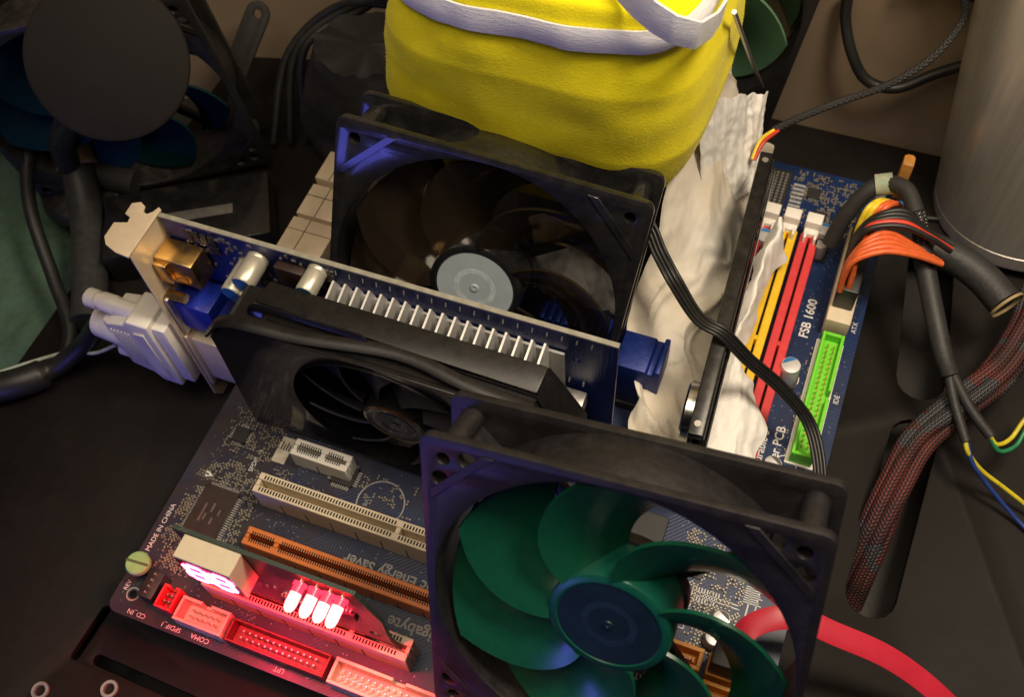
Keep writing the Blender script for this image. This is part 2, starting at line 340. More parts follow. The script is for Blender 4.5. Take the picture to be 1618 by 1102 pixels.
# memory slots: along Y
def dimm(x, m):
    s = MB(); y0, y1, h = 124, 258, 9.0
    s.box(x - 4.1, x - .5, y0, y1, 0, h); s.box(x + .5, x + 4.1, y0, y1, 0, h); s.box(x - .9, x + .9, 196, 198.4, 0, h - .3)
    s.box(x - .9, x + .9, y0, y0 + 2, 0, h); s.box(x - .9, x + .9, y1 - 2, y1, 0, h)
    o = s.build('memory_slot', m, mb, bevel=.3, seg=1)
    MB().box(x - .9, x + .9, y0 + 2, y1 - 2, 0, 4).build('slot_floor', DARKIN, o)
    for yy, sg in ((y1 - 1.5, 1), (y0 + 1.5, -1)):
        l = MB(); l.box(x - 3.3, x + 3.3, min(yy, yy + sg * 7.5), max(yy, yy + sg * 7.5), 0, 11); l.box(x - 3.6, x + 3.6, min(yy + sg * 3, yy + sg * 9), max(yy + sg * 3, yy + sg * 9), 10, 15.5)
        l.box(x - 2.9, x - 1.6, min(yy, yy - sg * 4), max(yy, yy - sg * 4), 5, 13); l.box(x + 1.6, x + 2.9, min(yy, yy - sg * 4), max(yy, yy - sg * 4), 5, 13)
        l.build('latch', WHITEP, o, bevel=.4)
for x, m in ((188.3, YELP), (197.9, REDP), (207.4, YELP), (217.2, REDP)): dimm(x, m)
# pin headers with boxes
def box_header(name, x0, x1, y0, y1, h, m, notch=None, nx=5, ny=2, wall=1.1, pitch=2.3, pinm=TIN, floor=None, vert=False):
    s = MB(); s.box(x0, x1, y0, y0 + wall, 0, h); s.box(x0, x0 + wall, y0 + wall, y1 - wall, 0, h); s.box(x1 - wall, x1, y0 + wall, y1 - wall, 0, h)
    if notch is None: s.box(x0, x1, y1 - wall, y1, 0, h)
    else:
        s.box(x0, notch[0], y1 - wall, y1, 0, h); s.box(notch[1], x1, y1 - wall, y1, 0, h); s.box(notch[0], notch[1], y1 - wall, y1, 0, h * .45)
    s.box(x0 + wall, x1 - wall, y0 + wall, y1 - wall, .1, 2.2)
    o = s.build(name, m, mb, bevel=.2, seg=1)
    c = MB(); xc, yc = (x0 + x1) / 2, (y0 + y1) / 2
    for i in range(nx):
        for j in range(ny):
            x = xc + (i - (nx - 1) / 2) * pitch; y = yc + (j - (ny - 1) / 2) * 2.4
            c.box(x - .32, x + .32, y - .32, y + .32, 1, h - 1.6)
    tag(c.build('pins', pinm, o), kind='stuff'); return o
BURG = mat('burgundy_plastic', (.16, .02, .02), .4)
s = MB().box(13.2, 19.6, 7.6, 18.6, 0, 8.5); o = s.build('audio_header', BLACK, mb, bevel=.3)
c = MB()
for k in range(4): c.box(16, 16.7, 9.2 + k * 2.5, 9.9 + k * 2.5, 8, 9.6)
tag(c.build('pins', TIN, o), kind='stuff')
box_header('audio_input_header', 21.6, 29, 6, 15.4, 9, REDP, (24, 26.6), 2, 2, pitch=2.0)
box_header('serial_header', 31, 52, 4.2, 13.8, 9, IVORY, (39.5, 43.5), 5, 2, 1.2, 2.5)
box_header('printer_header', 53.6, 95, 4.0, 12.8, 8.6, BURG, None, 13, 2, .8, 2.54)
box_header('floppy_header', 97, 146, 3.2, 13.0, 9, IVORY, (120, 125), 17, 2, 1.3, 2.54)
# IDE connector (vertical in the picture, along Y) and power connector
s = MB(); x0, x1, y0, y1 = 233.6, 242.8, 148.6, 209.5
s.box(x0, x0 + 1.4, y0, y1, 0, 9); s.box(x1 - 1.4, x1, y0, 177, 0, 9); s.box(x1 - 1.4, x1, 181, y1, 0, 9); s.box(x1 - 1.4, x1, 177, 181, 0, 4)
s.box(x0 + 1.4, x1 - 1.4, y0, y0 + 1.6, 0, 9); s.box(x0 + 1.4, x1 - 1.4, y1 - 1.6, y1, 0, 9); s.box(x0 + 1.4, x1 - 1.4, y0 + 1.6, y1 - 1.6, .1, 4.6)
o = s.build('drive_header', GREENP, mb, bevel=.25, seg=1)
c = MB()
for k in range(20):
    for xx in (236.9, 239.5): c.box(xx - .35, xx + .35, y0 + 5.3 + k * 2.6, y0 + 6 + k * 2.6, 4, 7.6)
tag(c.build('pins', GOLD, o), kind='stuff')
MB().box(x0 - 1.4, x1 + .9, y0 - .9, y1 + .4, 0, .8).build('header_base', WHITEP, o)
MB().box(233, 243.4, 213, 265, 0, 12.5).build('power_socket', IVORY, mb, bevel=.5)
# capacitors
def can(x, y, r, h, mark=None, dome=True, rot=0):
    s = MB().lathe([(r, .6), (r, h - .7), (r * .93, h - .1), (r * .8, h), (0, h)], (x, y, 0), (0, 0, 1), 24)
    o = s.build('capacitor', CAPTOP, mb, smooth=50)
    if mark:
        p = [(x + r * .86 * math.cos(rot + a), y + r * .86 * math.sin(rot + a)) for a in [math.radians(-62 + 124 * k / 10) for k in range(11)]]
        MB().prism(p, 'z', h - .03, h + .06).build('polarity_mark', mark, o)
    MB().box(x - r - .5, x + r + .5, y - r - .5, y + r + .5, 0, .7).build('capacitor_base', CHIP, o)
MK = mat('blue_mark', (.02, .16, .42), .4); DK = mat('dark_mark', (.05, .05, .05), .5)
for a in ((197.8, 250, 4, 11, MK, True, 1.6), (222.2, 262.5, 3.6, 10, MK, True, 1.6), (222.6, 254.8, 3.2, 9, DK, True, 1.6), (224.4, 187, 4.1, 11, MK, True, 2.2), (231, 282, 3.2, 8, DK, True, 1.6),
          (243, 297, 2.4, 6, None), (210.6, 92.7, 3.4, 6, DK, True, 1), (225.1, 75.2, 3.4, 6, DK, True, 1), (224.5, 67.8, 3.6, 6, DK, True, 1), (228, 141.5, 3.6, 9, DK, True, 1), (203, 36, 3.6, 6, DK, True, 1), (186, 262, 3.2, 9, MK, True, 1.6)): can(*a)
# chips
def qfp(name, x0, x1, y0, y1, h, m, pins=True, mark=None):
    o = MB().box(x0, x1, y0, y1, .3, h).build(name, m, mb, bevel=.25, seg=1)
    if pins:
        c = MB(); n = int((y1 - y0 - 2) / 1.0)
        for k in range(n):
            y = y0 + 1.2 + k * 1.0
            c.box(x0 - 1.6, x0 + .02, y, y + .5, .05, .55); c.box(x1 - .02, x1 + 1.6, y, y + .5, .05, .55)
        n = int((x1 - x0 - 2) / 1.0)
        for k in range(n):
            x = x0 + 1.2 + k * 1.0
            c.box(x, x + .5, y0 - 1.6, y0 + .02, .05, .55); c.box(x, x + .5, y1 - .02, y1 + 1.6, .05, .55)
        tag(c.build('chip_legs', TIN, o), kind='stuff')
    return o
o = qfp('control_chip', 12.5, 28.0, 38.5, 60, 1.9, CHIPB)
for i, (a, b) in enumerate(((44, 52), (45, 48), (49, 53), (44, 47), (48.4, 51))): MB().box(16.6 + i * 1.7, 17.5 + i * 1.7, a, b, 1.9, 1.93).build('print_mark', mat('faint_ink', (.12, .08, .07), .6), o)
MB().add([(9, 62.5, .06), (12.5, 64, .06), (8.5, 66, .06)], [(0, 1, 2)]).build('printed_triangle', INK, mb)
qfp('sound_chip', 11.5, 18, 81, 88, 1.6, CHIP); qfp('small_chip', 210.5, 216.5, 286, 292, 1.6, CHIP); qfp('small_chip', 216, 222, 272, 279, 1.6, CHIP)
qfp('bios_chip', 176, 190, 38, 45, 2.2, CHIP); qfp('bridge_chip', 168, 196, 80, 108, 3, CHIP, False); qfp('small_chip', 224, 229, 268, 273, 1.6, CHIP)
qfp('network_chip', 60, 70, 78, 87, 1.6, CHIP)
# small surface parts, too small to pick apart
def smd(name, areas, n, m1, seed=1):
    r = random.Random(seed); s = MB(); e = MB()
    for (x0, x1, y0, y1), k in zip(areas, n):
        for i in range(k):
            x, y = r.uniform(x0, x1), r.uniform(y0, y1); x = round(x / 1.6) * 1.6; y = round(y / 1.6) * 1.6
            if r.random() < .5: a, b = .55, .95
            else: a, b = .95, .55
            h = r.uniform(.4, .9); s.box(x - a * .62, x + a * .62, y - b * .62, y + b * .62, 0.05, h)
            if a < b: e.box(x - a * .7, x + a * .7, y - b, y - b * .55, .04, h + .03); e.box(x - a * .7, x + a * .7, y + b * .55, y + b, .04, h + .03)
            else: e.box(x - a, x - a * .55, y - b * .7, y + b * .7, .04, h + .03); e.box(x + a * .55, x + a, y - b * .7, y + b * .7, .04, h + .03)
    tag(s.build('surface_mount_parts', m1, mb), kind='stuff'); tag(e.build('solder_ends', mat('dull_solder', (.34, .31, .26), .45, metal=.5, var=.3), mb), kind='stuff')
SM = mat('smd_body', (.10, .08, .06), .5, var=.5, vscale=600)
smd('a', [(8, 33, 76, 98), (6, 11, 30, 66), (30, 36, 40, 66), (9, 34, 62, 72), (10, 24, 22, 37), (203, 236, 266, 301), (230.5, 232.5, 150, 205), (205, 232, 78, 108), (214, 232, 62, 80), (168, 232, 30, 60), (130, 168, 60, 110), (36, 44, 70, 76), (72, 120, 72, 88)],
    [130, 60, 60, 90, 80, 230, 10, 190, 100, 110, 110, 10, 40], SM, 3)
r = random.Random(21); via = MB()
for k in range(1500):
    x, y = r.choice(((r.uniform(3, 245), r.uniform(3, 110)), (r.uniform(200, 247), r.uniform(110, 302)), (r.uniform(6, 60), r.uniform(14, 100))))
    x = round(x / .8) * .8; y = round(y / .8) * .8; via.cyl((x, y, .0), (x, y, .05), .28, n=6)
tag(via.build('vias', mat('via_tin', (.22, .25, .30), .4, metal=.6), mb), kind='stuff')
# pads in rows (memory terminators, chipset pads)
c = MB()
for i in range(5):
    for j in range(15): c.box(189.5 + i * 2.3, 190.7 + i * 2.3, 270 + j * 1.9, 271.1 + j * 1.9, .02, .7)
tag(c.build('solder_pins', TIN, mb), kind='stuff')
MB().box(188.6, 201.5, 268.5, 299.5, .02, .4).build('pin_field_base', CHIP, mb)
c = MB()
for j in range(9): c.box(203.5, 209, 270.5 + j * 2.6, 271.7 + j * 2.6, .05, 1.0)
tag(c.build('resistor_row', CAPTOP, mb), kind='stuff')
c = MB()
for j in range(14): c.box(231, 238 - (j % 3), 86 + j * .9, 86.4 + j * .9, .03, .06)
for j in range(10): c.box(212 + j * 1.1, 212.5 + j * 1.1, 80, 86, .03, .06)
for (x0, x1, y0, y1) in ((213, 230, 83.6, 84.1), (213, 230, 82.2, 82.7), (233, 233.6, 76, 100), (236, 236.5, 76, 100), (228, 229, 104, 112), (214, 229, 111, 112), (170, 171, 36, 47), (170, 178, 47, 47.6)): c.box(x0, x1, y0, y1, .03, .06)
for k in range(5): c.box(187 + k * 1.9, 187.8 + k * 1.9, 34, 38, .03, .06)
tag(c.build('printed_lines', INK, mb), kind='stuff')
# SATA sockets
def sata(x, y):
    s = MB(); s.box(x, x + 13, y, y + 1.6, 0, 9); s.box(x, x + 13, y + 6.8, y + 8.4, 0, 9); s.box(x, x + 1.6, y + 1.6, y + 6.8, 0, 9); s.box(x + 11.4, x + 13, y + 1.6, y + 6.8, 0, 9); s.box(x + 1.6, x + 11.4, y + 1.6, y + 6.8, .1, 3)
    s.box(x + 3, x + 9.4, y + 3.6, y + 4.8, 3, 8); s.box(x + 9.4, x + 10.4, y + 2.6, y + 4.8, 3, 8)
    o = s.build('drive_socket', SATAO, mb, bevel=.2, seg=1); c = MB()
    for k in range(7): c.box(x + 3.3 + k * .85, x + 3.75 + k * .85, y + 3.4, y + 3.62, 3, 7.8)
    tag(c.build('pins', TIN, o), kind='stuff')
for x, y in ((209.5, 52.8), (209.5, 42.6), (224.5, 52.8), (224.5, 42.6)): sata(x, y)
# rear sockets
def ioport(x0, x1, y0, y1, h, seam):
    o = MB().box(x0, x1, y0, y1, 0, h).build('rear_port', NICKEL, mb, bevel=.4)
    s = MB()
    for (a, b, c_, d) in seam: s.box(a, b, c_, d, h - .1, h + .03)
    s.build('port_seams', DARKIN, o)
ioport(-4, 18, 165, 183, 25, [(4.6, 5, 165.2, 182.8), (-3.8, 17.8, 176, 176.3)]); ioport(-4, 18, 185, 203, 25, [(5, 5.4, 185.2, 202.8), (-3.8, 17.8, 196, 196.4)]); ioport(-4, 18, 205, 222, 27, [(3, 3.4, 205.2, 221)])
ioport(-4, 12, 146, 162, 18, [(3, 3.4, 146.2, 161)])
# blue chipset coolers
h = MB(); pts = [(158, 4), (158, 33), (171, 33), (171.6, 31.6), (174, 31.6), (174.6, 35), (176.6, 35), (176.6, 4)]
o = h.prism(pts, 'y', 151, 168).build('chipset_cooler', BLUEH, mb, bevel=.5)
pts = [(118, 4)] + [(118 + 3.6 * k + dx, 17 + dz) for k in range(12) for dx, dz in ((0, 0), (.8, 2), (2.6, 2), (3.0, 0))] + [(162, 4)]
MB().prism(pts, 'y', 171, 180).build('chipset_cooler', BLUEH, mb, bevel=.3)
MB().box(116, 178, 150, 190, .1, 5).build('cooler_base', BLACK, mb)
# lettering
text('FSB 1600', 5.6, 228.2, 209, .03, 90, mb, bold=.08)
text('Ultra Durable 3', 4.6, 223.6, 130.5, .03, 90, mb, bold=.08); text('Copper PCB', 5.2, 229.6, 136.5, .03, 90, mb, bold=.08)
text('IDE', 3.0, 247.2, 181, .03, 90, mb); text('ATX', 3.0, 247.2, 218, .03, 90, mb)
text('SATA2_2', 3.4, 243.6, 51, .03, 90, mb, bold=.03); text('SATA2_0', 3.4, 248.2, 51, .03, 90, mb, bold=.03)
text('Dynamic Energy Saver', 6.0, 134, 52.5, .03, 180, mb, GREYINK, .1); text('Gigabyte', 6.6, 130, 35.6, .03, 180, mb, GREYINK, .1)
for t, x in (('CD_IN', 17), ('SPDIF_I', 33), ('COMA', 45.5), ('LPT', 78)): text(t, 2.7, x, 3.1, .03, 180, mb, INK)
text('PCB MADE IN CHINA', 2.9, 4.2, 20, .03, 90, mb); text('SPDIF_O', 2.8, 27, 71, .03, 90, mb); text('BAT', 2.6, 79, 73, .03, 90, mb, GREYINK); text('PCIEX8_1', 2.4, 62, 47.8, .03, 180, mb, GREYINK)
text('REV', 2.4, 4.2, 9, .03, 90, mb); text('M_BIOS', 3.6, 199, 49, .03, 180, mb); text('SATA2  4', 3.4, 206.5, 47, .03, 180, mb); text('B_BIOS', 3.6, 206, 41, .03, 180, mb)
text('DUAL', 4.2, 213, 68, .03, 90, mb); text('GS', 3.2, 244, 84, .03, 90, mb)
MB().lathe([(9.6, .03), (10.2, .03), (10.2, .06), (9.6, .06)], (84, 76, 0), (0, 0, 1), 40, True).build('printed_ring', GREYINK, mb)
for (x, y) in ((239, 146.6), (231, 187)): MB().lathe([(4.2, .03), (4.6, .03), (4.6, .07), (4.2, .07)], (x - 6, y, 0), (0, 0, 1), 30, True).build('printed_ring', INK, mb)
MB().box(32.2, 38.2, 78.4, 90.4, .05, .35).build('paper_label', mat('label_paper', (.55, .50, .40), .7), mb)
for k in range(4): MB().box(33.4 + 1.2 * k, 34 + 1.2 * k, 84.4, 88.4 - k % 2, .35, .38).build('print_mark', CHIP, mb)

# ================================================================== fans
def fan(name, label, cat, pos, ang, framem, bladem, hubm, stickm, ringm=None, nb=7, T=25, phase=0, wdeg=47, sz=120, hubr=20, sw=38, holes_extra=True):
    a = [math.radians(v) for v in ang]
    M = Matrix.Translation(Vector(pos)) @ Matrix.Rotation(a[0], 4, 'Z') @ Matrix.Rotation(a[1], 4, 'X') @ Matrix.Rotation(a[2], 4, 'Y')
    t = thing(name, label, cat, M=M); H = sz / 2; k = sz / 120
    hl = [circ(0, 0, 57.2 * k, 72)]
    for sx in (-1, 1):
        for sz_ in (-1, 1):
            hl.append(circ(sx * 52.4 * k, sz_ * 52.4 * k, 2.2, 14))
            if holes_extra: hl += [circ(sx * 44.6 * k, sz_ * 53.6 * k, 2.9, 16), circ(sx * 53.6 * k, sz_ * 44.6 * k, 2.9, 16)]
    RXm = Matrix.Rotation(math.radians(90), 4, 'X')
    plate('front_flange', rrect(-H, H, -H, H, 4), hl, 3.2, framem, t, Matrix.Translation((0, 3.2, 0)) @ RXm, .3)
    plate('back_flange', rrect(-H, H, -H, H, 4), [hl[0]] + [h_ for h_ in hl[1:] if len(h_) == 14], 3.2, framem, t, Matrix.Translation((0, T, 0)) @ RXm, .3)
    MB().lathe([(57.25 * k, .3), (59.2 * k, 3), (58.6 * k, T / 2), (59.2 * k, T - 3), (57.25 * k, T - .3), (56.9 * k, T / 2)], (0, 0, 0), (0, 1, 0), 96, True).build('duct', framem, t, smooth=40)
    for sx in (-1, 1):
        for sz_ in (-1, 1):
            MB().lathe([(2.3, 3), (3.9, 3), (3.9, T - 3), (2.3, T - 3)], (sx * 52.4 * k, 0, sz_ * 52.4 * k), (0, 1, 0), 16, True).build('screw_post', framem, t, smooth=40)
            MB().box(-.8, .8, 3, T - 3, 0, 9, Matrix.Translation((sx * 49.8 * k, 0, sz_ * 49.8 * k)) @ Matrix.Rotation(math.radians({(1, 1): -135, (-1, 1): 135, (1, -1): -45, (-1, -1): 45}[(sx, sz_)]), 4, 'Y')).build('corner_rib', framem, t)
            MB().prism([(sx * 57 * k, sz_ * 40 * k), (sx * 57 * k, sz_ * 36 * k), (sx * 36 * k, sz_ * 57 * k), (sx * 40 * k, sz_ * 57 * k)], 'y', -.5, .05).build('corner_rim', framem, t, bevel=.15, seg=1)
    # struts and motor seat at the back
    MB().cyl((0, T - 5, 0), (0, T - .5, 0), hubr * k + 1, n=40).build('motor_seat', framem, t, bevel=.5)
    for j in range(4):
        an = math.radians(35 + 90 * j); d = Vector((math.cos(an), 0, math.sin(an))); q = Matrix.Rotation(-an, 4, 'Y')
        MB().box(hubr * k, 57.6 * k, T - 4, T - .6, -2, 2, q).build('strut', framem, t, bevel=.4)
    hr = hubr * k
    hub = MB().lathe([(hr, 20), (hr, 5.2), (hr * .985, 4.2), (hr * .93, 3.6), (hr * .86, 3.5), (hr * .84, 3.9), (0, 3.9)], (0, 0, 0), (0, 1, 0), 64).build('hub', hubm, t, smooth=30)
    st = MB().lathe([(hr * .83, 3.9), (hr * .83, 3.75), (0, 3.75)], (0, 0, 0), (0, 1, 0), 48).build('hub_sticker', stickm, hub, smooth=30)
    MB().lathe([(hr * .34, 3.74), (hr * .34, 3.70), (hr * .46, 3.70), (hr * .46, 3.74)], (0, 0, 0), (0, 1, 0), 40, True).build('sticker_ring', ringm or hubm, hub, smooth=30)
    MB().lathe([(1.8, 3.7), (1.5, 3.3), (.6, 3.3), (.4, 3.6)], (0, 0, 0), (0, 1, 0), 20).build('hub_centre', stickm, hub, smooth=30)
    def blade(u, v):
        r = (hubr - .4 + (55.6 - hubr) * u) * k
        th = math.radians(phase - sw * u ** 1.25 + (v - .5) * wdeg * (1 - .06 * u) + 4 * math.sin(math.pi * u))
        y = 21 - 17 * v - 3.2 * math.sin(math.pi * v) * (1 - .3 * u) - 1.2 * u * v
        return Vector((r * math.cos(th), y, r * math.sin(th)))
    me = MB().grid(blade, 14, 12).mesh('blade', bladem, smooth=60, thick=1.2)
    for j in range(nb):
        o = link('blade', me, t); o.rotation_euler = (0, 2 * math.pi * j / nb, 0)
    return t
def clear_mat(name, col, rough, mixf, spec=.6, coat=0, tint=None):
    m = mat(name + '_base', col, rough, var=.1, coat=coat, spec=spec).copy(); m.name = name
    nt = m.node_tree; N = nt.nodes; out = [n for n in N if n.type == 'OUTPUT_MATERIAL'][0]; b = N['Principled BSDF']
    tr = N.new('ShaderNodeBsdfTransparent'); tr.inputs[0].default_value = (*(tint or [min(1, .25 + 3.2 * c) for c in col]), 1)
    mx = N.new('ShaderNodeMixShader'); mx.inputs[0].default_value = mixf
    nt.links.new(b.outputs[0], mx.inputs[1]); nt.links.new(tr.outputs[0], mx.inputs[2]); nt.links.new(mx.outputs[0], out.inputs[0]); return m
FRAME = mat('fan_frame_dusty', (.010, .009, .011), .44, var=.2, dust=.06, bump=.15, bscale=1500)
FRAMEG = mat('fan_frame_gloss', (.010, .010, .011), .22, coat=.3, dust=.08)
GREENB = clear_mat('green_blade', (.006, .085, .044), .22, .20)
SMOKE = clear_mat('smoke_blade', (.022, .017, .011), .12, .5, coat=.6, tint=(.80, .70, .55))
SMOKE2 = clear_mat('smoke_card_blade', (.05, .047, .06), .25, .2)
TEALB = clear_mat('teal_blade', (.001, .022, .028), .6, .2, spec=.2)
GREENB2 = clear_mat('bright_green_blade', (.13, .27, .15), .4, .25)
HUBG = mat('green_hub', (.004, .075, .05), .3, var=.1); HUBST = mat('navy_sticker', (.006, .020, .032), .38, var=.2, vscale=60)
STW = mat('grey_sticker', (.36, .42, .46), .5, var=.08, vscale=80)
fan('cooling_fan', 'nearest dusty black fan with green blades, tilted on the motherboard bottom edge', 'fan', (190.9, 36.8, 71.8), (-2, -25.3, -7.1), FRAME, GREENB, HUBG, HUBST, mat('dim_ring', (.012, .03, .055), .35), nb=7, phase=14, wdeg=50)
fan('cooling_fan', 'glossy black fan with pale grey hub leaning against the yellow bundle', 'fan', (99.2, 150.8, 55.5), (4.1, -21.3, 5.8), FRAMEG, SMOKE, BLACKG, STW, mat('pale_ring', (.46, .53, .56), .5), nb=7, phase=70, wdeg=49, holes_extra=False, hubr=19)
fan('cooling_fan', 'black framed fan with bright green blades standing behind the yellow bundle', 'fan', (120, 333, 58), (0, 0, 7), FRAME, GREENB2, HUBG, HUBST, nb=7, phase=4, sz=140, wdeg=60)
fan('cooling_fan', 'black framed fan with teal blades standing behind the round black lamp', 'fan', (-108, 201, 40), (30, 5, -4), BLACK, TEALB, BLACK, HUBST, nb=7, phase=0)

# ================================================================== graphics card
gc = thing('graphics_card', 'blue graphics card with black shroud and silver fins standing in the motherboard', 'graphics card', (75, 124, 4))
RXm = Matrix.Rotation(math.radians(90), 4, 'X')
def xz_plate(name, outer, holes, y0, t, m, parent, bevel=0):      # plate in XZ, from y0 to y0 + t
    return plate(name, outer, holes, t, m, parent, Matrix.Translation((0, y0 + t, 0)) @ RXm, bevel)
xz_plate('circuit_board', [(-13, 91.2), (-13, 14), (40, 14), (40, 4), (52, 4), (52, 9), (54, 9), (54, 4), (130, 4), (130, 14), (166, 14), (166, 40), (167, 92)], [circ(152, 76, 1.6, 12)], 123.5, 1.6, GBOARD, gc)
MB().add([(-13, 123.3, 91.2), (167, 123.3, 92), (167, 125.2, 92), (-13, 125.2, 91.2), (-13, 123.3, 92), (167, 123.3, 92.8), (167, 125.2, 92.8), (-13, 125.2, 92)], [(0, 1, 2, 3), (4, 5, 6, 7), (0, 1, 5, 4), (1, 2, 6, 5), (2, 3, 7, 6), (3, 0, 4, 7)]).build('board_edge', EDGE, gc)
tab = [(-14.2, 103.5), (-14.2, 127), (-15.6, 127.8), (-16.6, 125.2), (-18.2, 123.4), (-20.2, 124), (-21, 126.5), (-23.5, 127.8), (-26.6, 126.2), (-26.4, 121), (-23.6, 120), (-23.2, 117.6), (-25.6, 116.8), (-28.2, 116), (-28, 109), (-25.5, 106), (-20, 104)]
br = plate('bracket', tab, [], .9, NICKEL, gc, Matrix.Translation((0, 0, 90.2)), .1)
MB().prism([(104.5, 90.6), (126.5, 90.6), (126.5, -14), (122, -20), (108, -20), (104.5, -14)], 'x', -15.1, -14.2).build('bracket_face', NICKEL, br, bevel=.15, seg=1)
o = MB().box(-13.8, 3, 112.5, 123, 65, 80).build('video_port', GOLD, gc, bevel=.8)
MB().box(-13.4, -8, 110.5, 112.6, 67, 78).build('port_lip', GOLD, o, bevel=.3); MB().box(-6, -2, 112.2, 112.6, 68, 71).build('port_clip', GOLD, o); MB().cyl((-12, 109, 61), (-4, 109, 61), 2.2, n=6).build('port_nut', GOLD, o)
o = MB().box(-12, 4, 108.5, 123, 37, 55).build('video_port', BLUEP, gc, bevel=.8); MB().box(-13.8, -12, 106.5, 123, 34, 59).build('port_plate', TIN, o, bevel=.3)
o = MB().box(-12.6, 1, 107, 123, -2, 30).build('video_port', IVORY, gc, bevel=.6); MB().box(-14, -12.4, 105.5, 123, -6, 33).build('port_plate', NICKEL, o, bevel=.3)
for k in range(2): MB().box(1, 2.2, 108, 122, 3 + 13 * k, 12 + 13 * k).build('port_tab', NICKEL, o)
def lcan(x, z, r, L, mk):
    o = MB().lathe([(r, 0), (r, 1), (r * .93, 1.6), (r, 2.3), (r, L - .6), (r * .9, L), (0, L)], (x, 123.4, z), (0, -1, 0), 24).build('capacitor', mat('cap_sleeve', (.58, .55, .45), .35, metal=.5, var=.08), gc, smooth=45)
    MB().lathe([(r * .88, L + .03), (0, L + .06)], (x, 123.4, z), (0, -1, 0), 24).build('capacitor_end', mk, o)
lcan(27, 82.5, 4.4, 13, MK); lcan(21, 76, 4.2, 14.5, MK); lcan(53, 86.5, 3.9, 11, MK); lcan(60, 76, 3.4, 11, MK)
r = random.Random(5); s = MB(); e = MB(); d_ = MB()
for k in range(120):
    x, z = round(r.uniform(-4, 60) / 1.4) * 1.4, round(r.uniform(60, 89) / 1.4) * 1.4
    a, b = (.5, .9) if r.random() < .5 else (.9, .5)
    s.box(x - a * .6, x + a * .6, 122.8, 123.45, z - b * .6, z + b * .6); e.box(x - a, x + a, 122.95, 123.46, z - b, z + b)
for k in range(19):                                        # slanted printed dashes along the card's upper edge
    x = 60 + k * 5.4; d_.add([(x, 123.42, 86.5), (x + .5, 123.42, 86.5), (x + .9, 123.42, 89.6), (x + .4, 123.42, 89.6)], [(0, 1, 2, 3)])
    if k > 12: d_.add([(x - 3, 123.42, 66 - k * .4), (x - 2.4, 123.42, 66 - k * .4), (x - 2, 123.42, 70 - k * .4), (x - 2.6, 123.42, 70 - k * .4)], [(0, 1, 2, 3)])
tag(s.build('surface_mount_parts', SM, gc), kind='stuff'); tag(e.build('solder_ends', TIN, gc), kind='stuff'); tag(d_.build('printed_dashes', INK, gc), kind='stuff')
MB().box(6, 10, 122.4, 123.5, 78, 82).build('small_chip', CHIP, gc); MB().box(36, 48, 119.5, 123.5, 76, 86).build('power_choke', CHIPB, gc, bevel=.6)
for k in range(4): MB().box(-3 + 3.4 * k, -.6 + 3.4 * k, 122.6, 123.5, 83, 88.4).build('small_chip', CHIP, gc)
# heat sink fins
fm = MB().add([(0, 111.5, 30), (0, 121.8, 30), (0, 121.8, 83), (0, 119.8, 88.5), (0, 111.5, 86.5)] + [(.8, 111.5, 30), (.8, 121.8, 30), (.8, 121.8, 83), (.8, 119.8, 88.5), (.8, 111.5, 86.5)],
              [(0, 1, 2, 3, 4), (9, 8, 7, 6, 5)] + [(k, 5 + k, 5 + (k + 1) % 5, (k + 1) % 5) for k in range(5)]).mesh('fin', ALU)
for k in range(18):
    o = link('fin', fm, gc); o.location = ((61 + k * 4.75) * S, 0, (.4 * math.sin(k * .35) - k * .02) * S)
MB().box(58, 148, 121.9, 122.9, 20, 80).build('heat_sink_base', ALU, gc)
# shroud: front plate with the round opening, side walls, top strips
SHR = mat('shroud_plastic', (.006, .0055, .0055), .36, var=.2, dust=.03, bump=.05); SHG = mat('shroud_gloss', (.006, .006, .007), .22, coat=.25)
out = [(17, 2), (19, 70), (31, 84), (146, 84), (158, 58), (158, 2)]
sh = xz_plate('shroud', out, [circ(88, 43, 39.5, 64)], 93, 2.2, SHG, gc, .3)
wl = MB()
for a, b in zip(out, out[1:] + out[:1]):
    wl.add([(a[0], 95.2, a[1]), (b[0], 95.2, b[1]), (b[0], 111, b[1]), (a[0], 111, a[1])], [(0, 1, 2, 3)])
wl.build('shroud_wall', SHG, sh, thick=1.2)
MB().add([(38, 103, 84), (147, 101, 84), (147, 112, 84), (40, 112.5, 84), (38, 103, 88), (146, 101, 87.2), (146.5, 111.6, 88), (39.5, 112.5, 88.6)],
         [(3, 2, 1, 0), (4, 5, 6, 7), (0, 1, 5, 4), (1, 2, 6, 5), (2, 3, 7, 6), (3, 0, 4, 7)]).build('shroud_strip', SHR, sh, bevel=.7)
MB().add([(146.5, 99, 83), (158, 96, 57), (158, 113, 57), (146.5, 112, 83), (146.5, 99, 88), (160, 96, 60), (160, 113, 60), (146.5, 112, 88)],
         [(3, 2, 1, 0), (4, 5, 6, 7), (0, 1, 5, 4), (1, 2, 6, 5), (2, 3, 7, 6), (3, 0, 4, 7)]).build('shroud_end', SHR, sh, bevel=.6)
lip = [(18, 94, 71), (31, 93.5, 85.2), (60, 95.5, 86), (95, 100.5, 86.4), (122, 97, 86), (146, 95, 85)]
MB().tube(lip, 1, 8, 5, flat=(2.6, 1.1), side=(0, 1, .2)).build('shroud_lip', SHR, sh, smooth=60)
ins = rrect(40, 74, 97.0, 102.0, 2.4)
plate('shroud_inlay', rrect(36, 84, 0, 9, 4), [rrect(42, 78, 2.6, 6.4, 1.8)], .9, SHG, sh, Matrix.Translation((0, 98.3, 80.8)) @ Matrix.Rotation(math.radians(64), 4, 'X'), .1)
fl = MB().lathe([(39.3, -1), (39.3, 12), (20, 14), (0, 14)], (88, 93, 43), (0, 1, 0), 64).build('fan_well', SHG, sh, smooth=30)
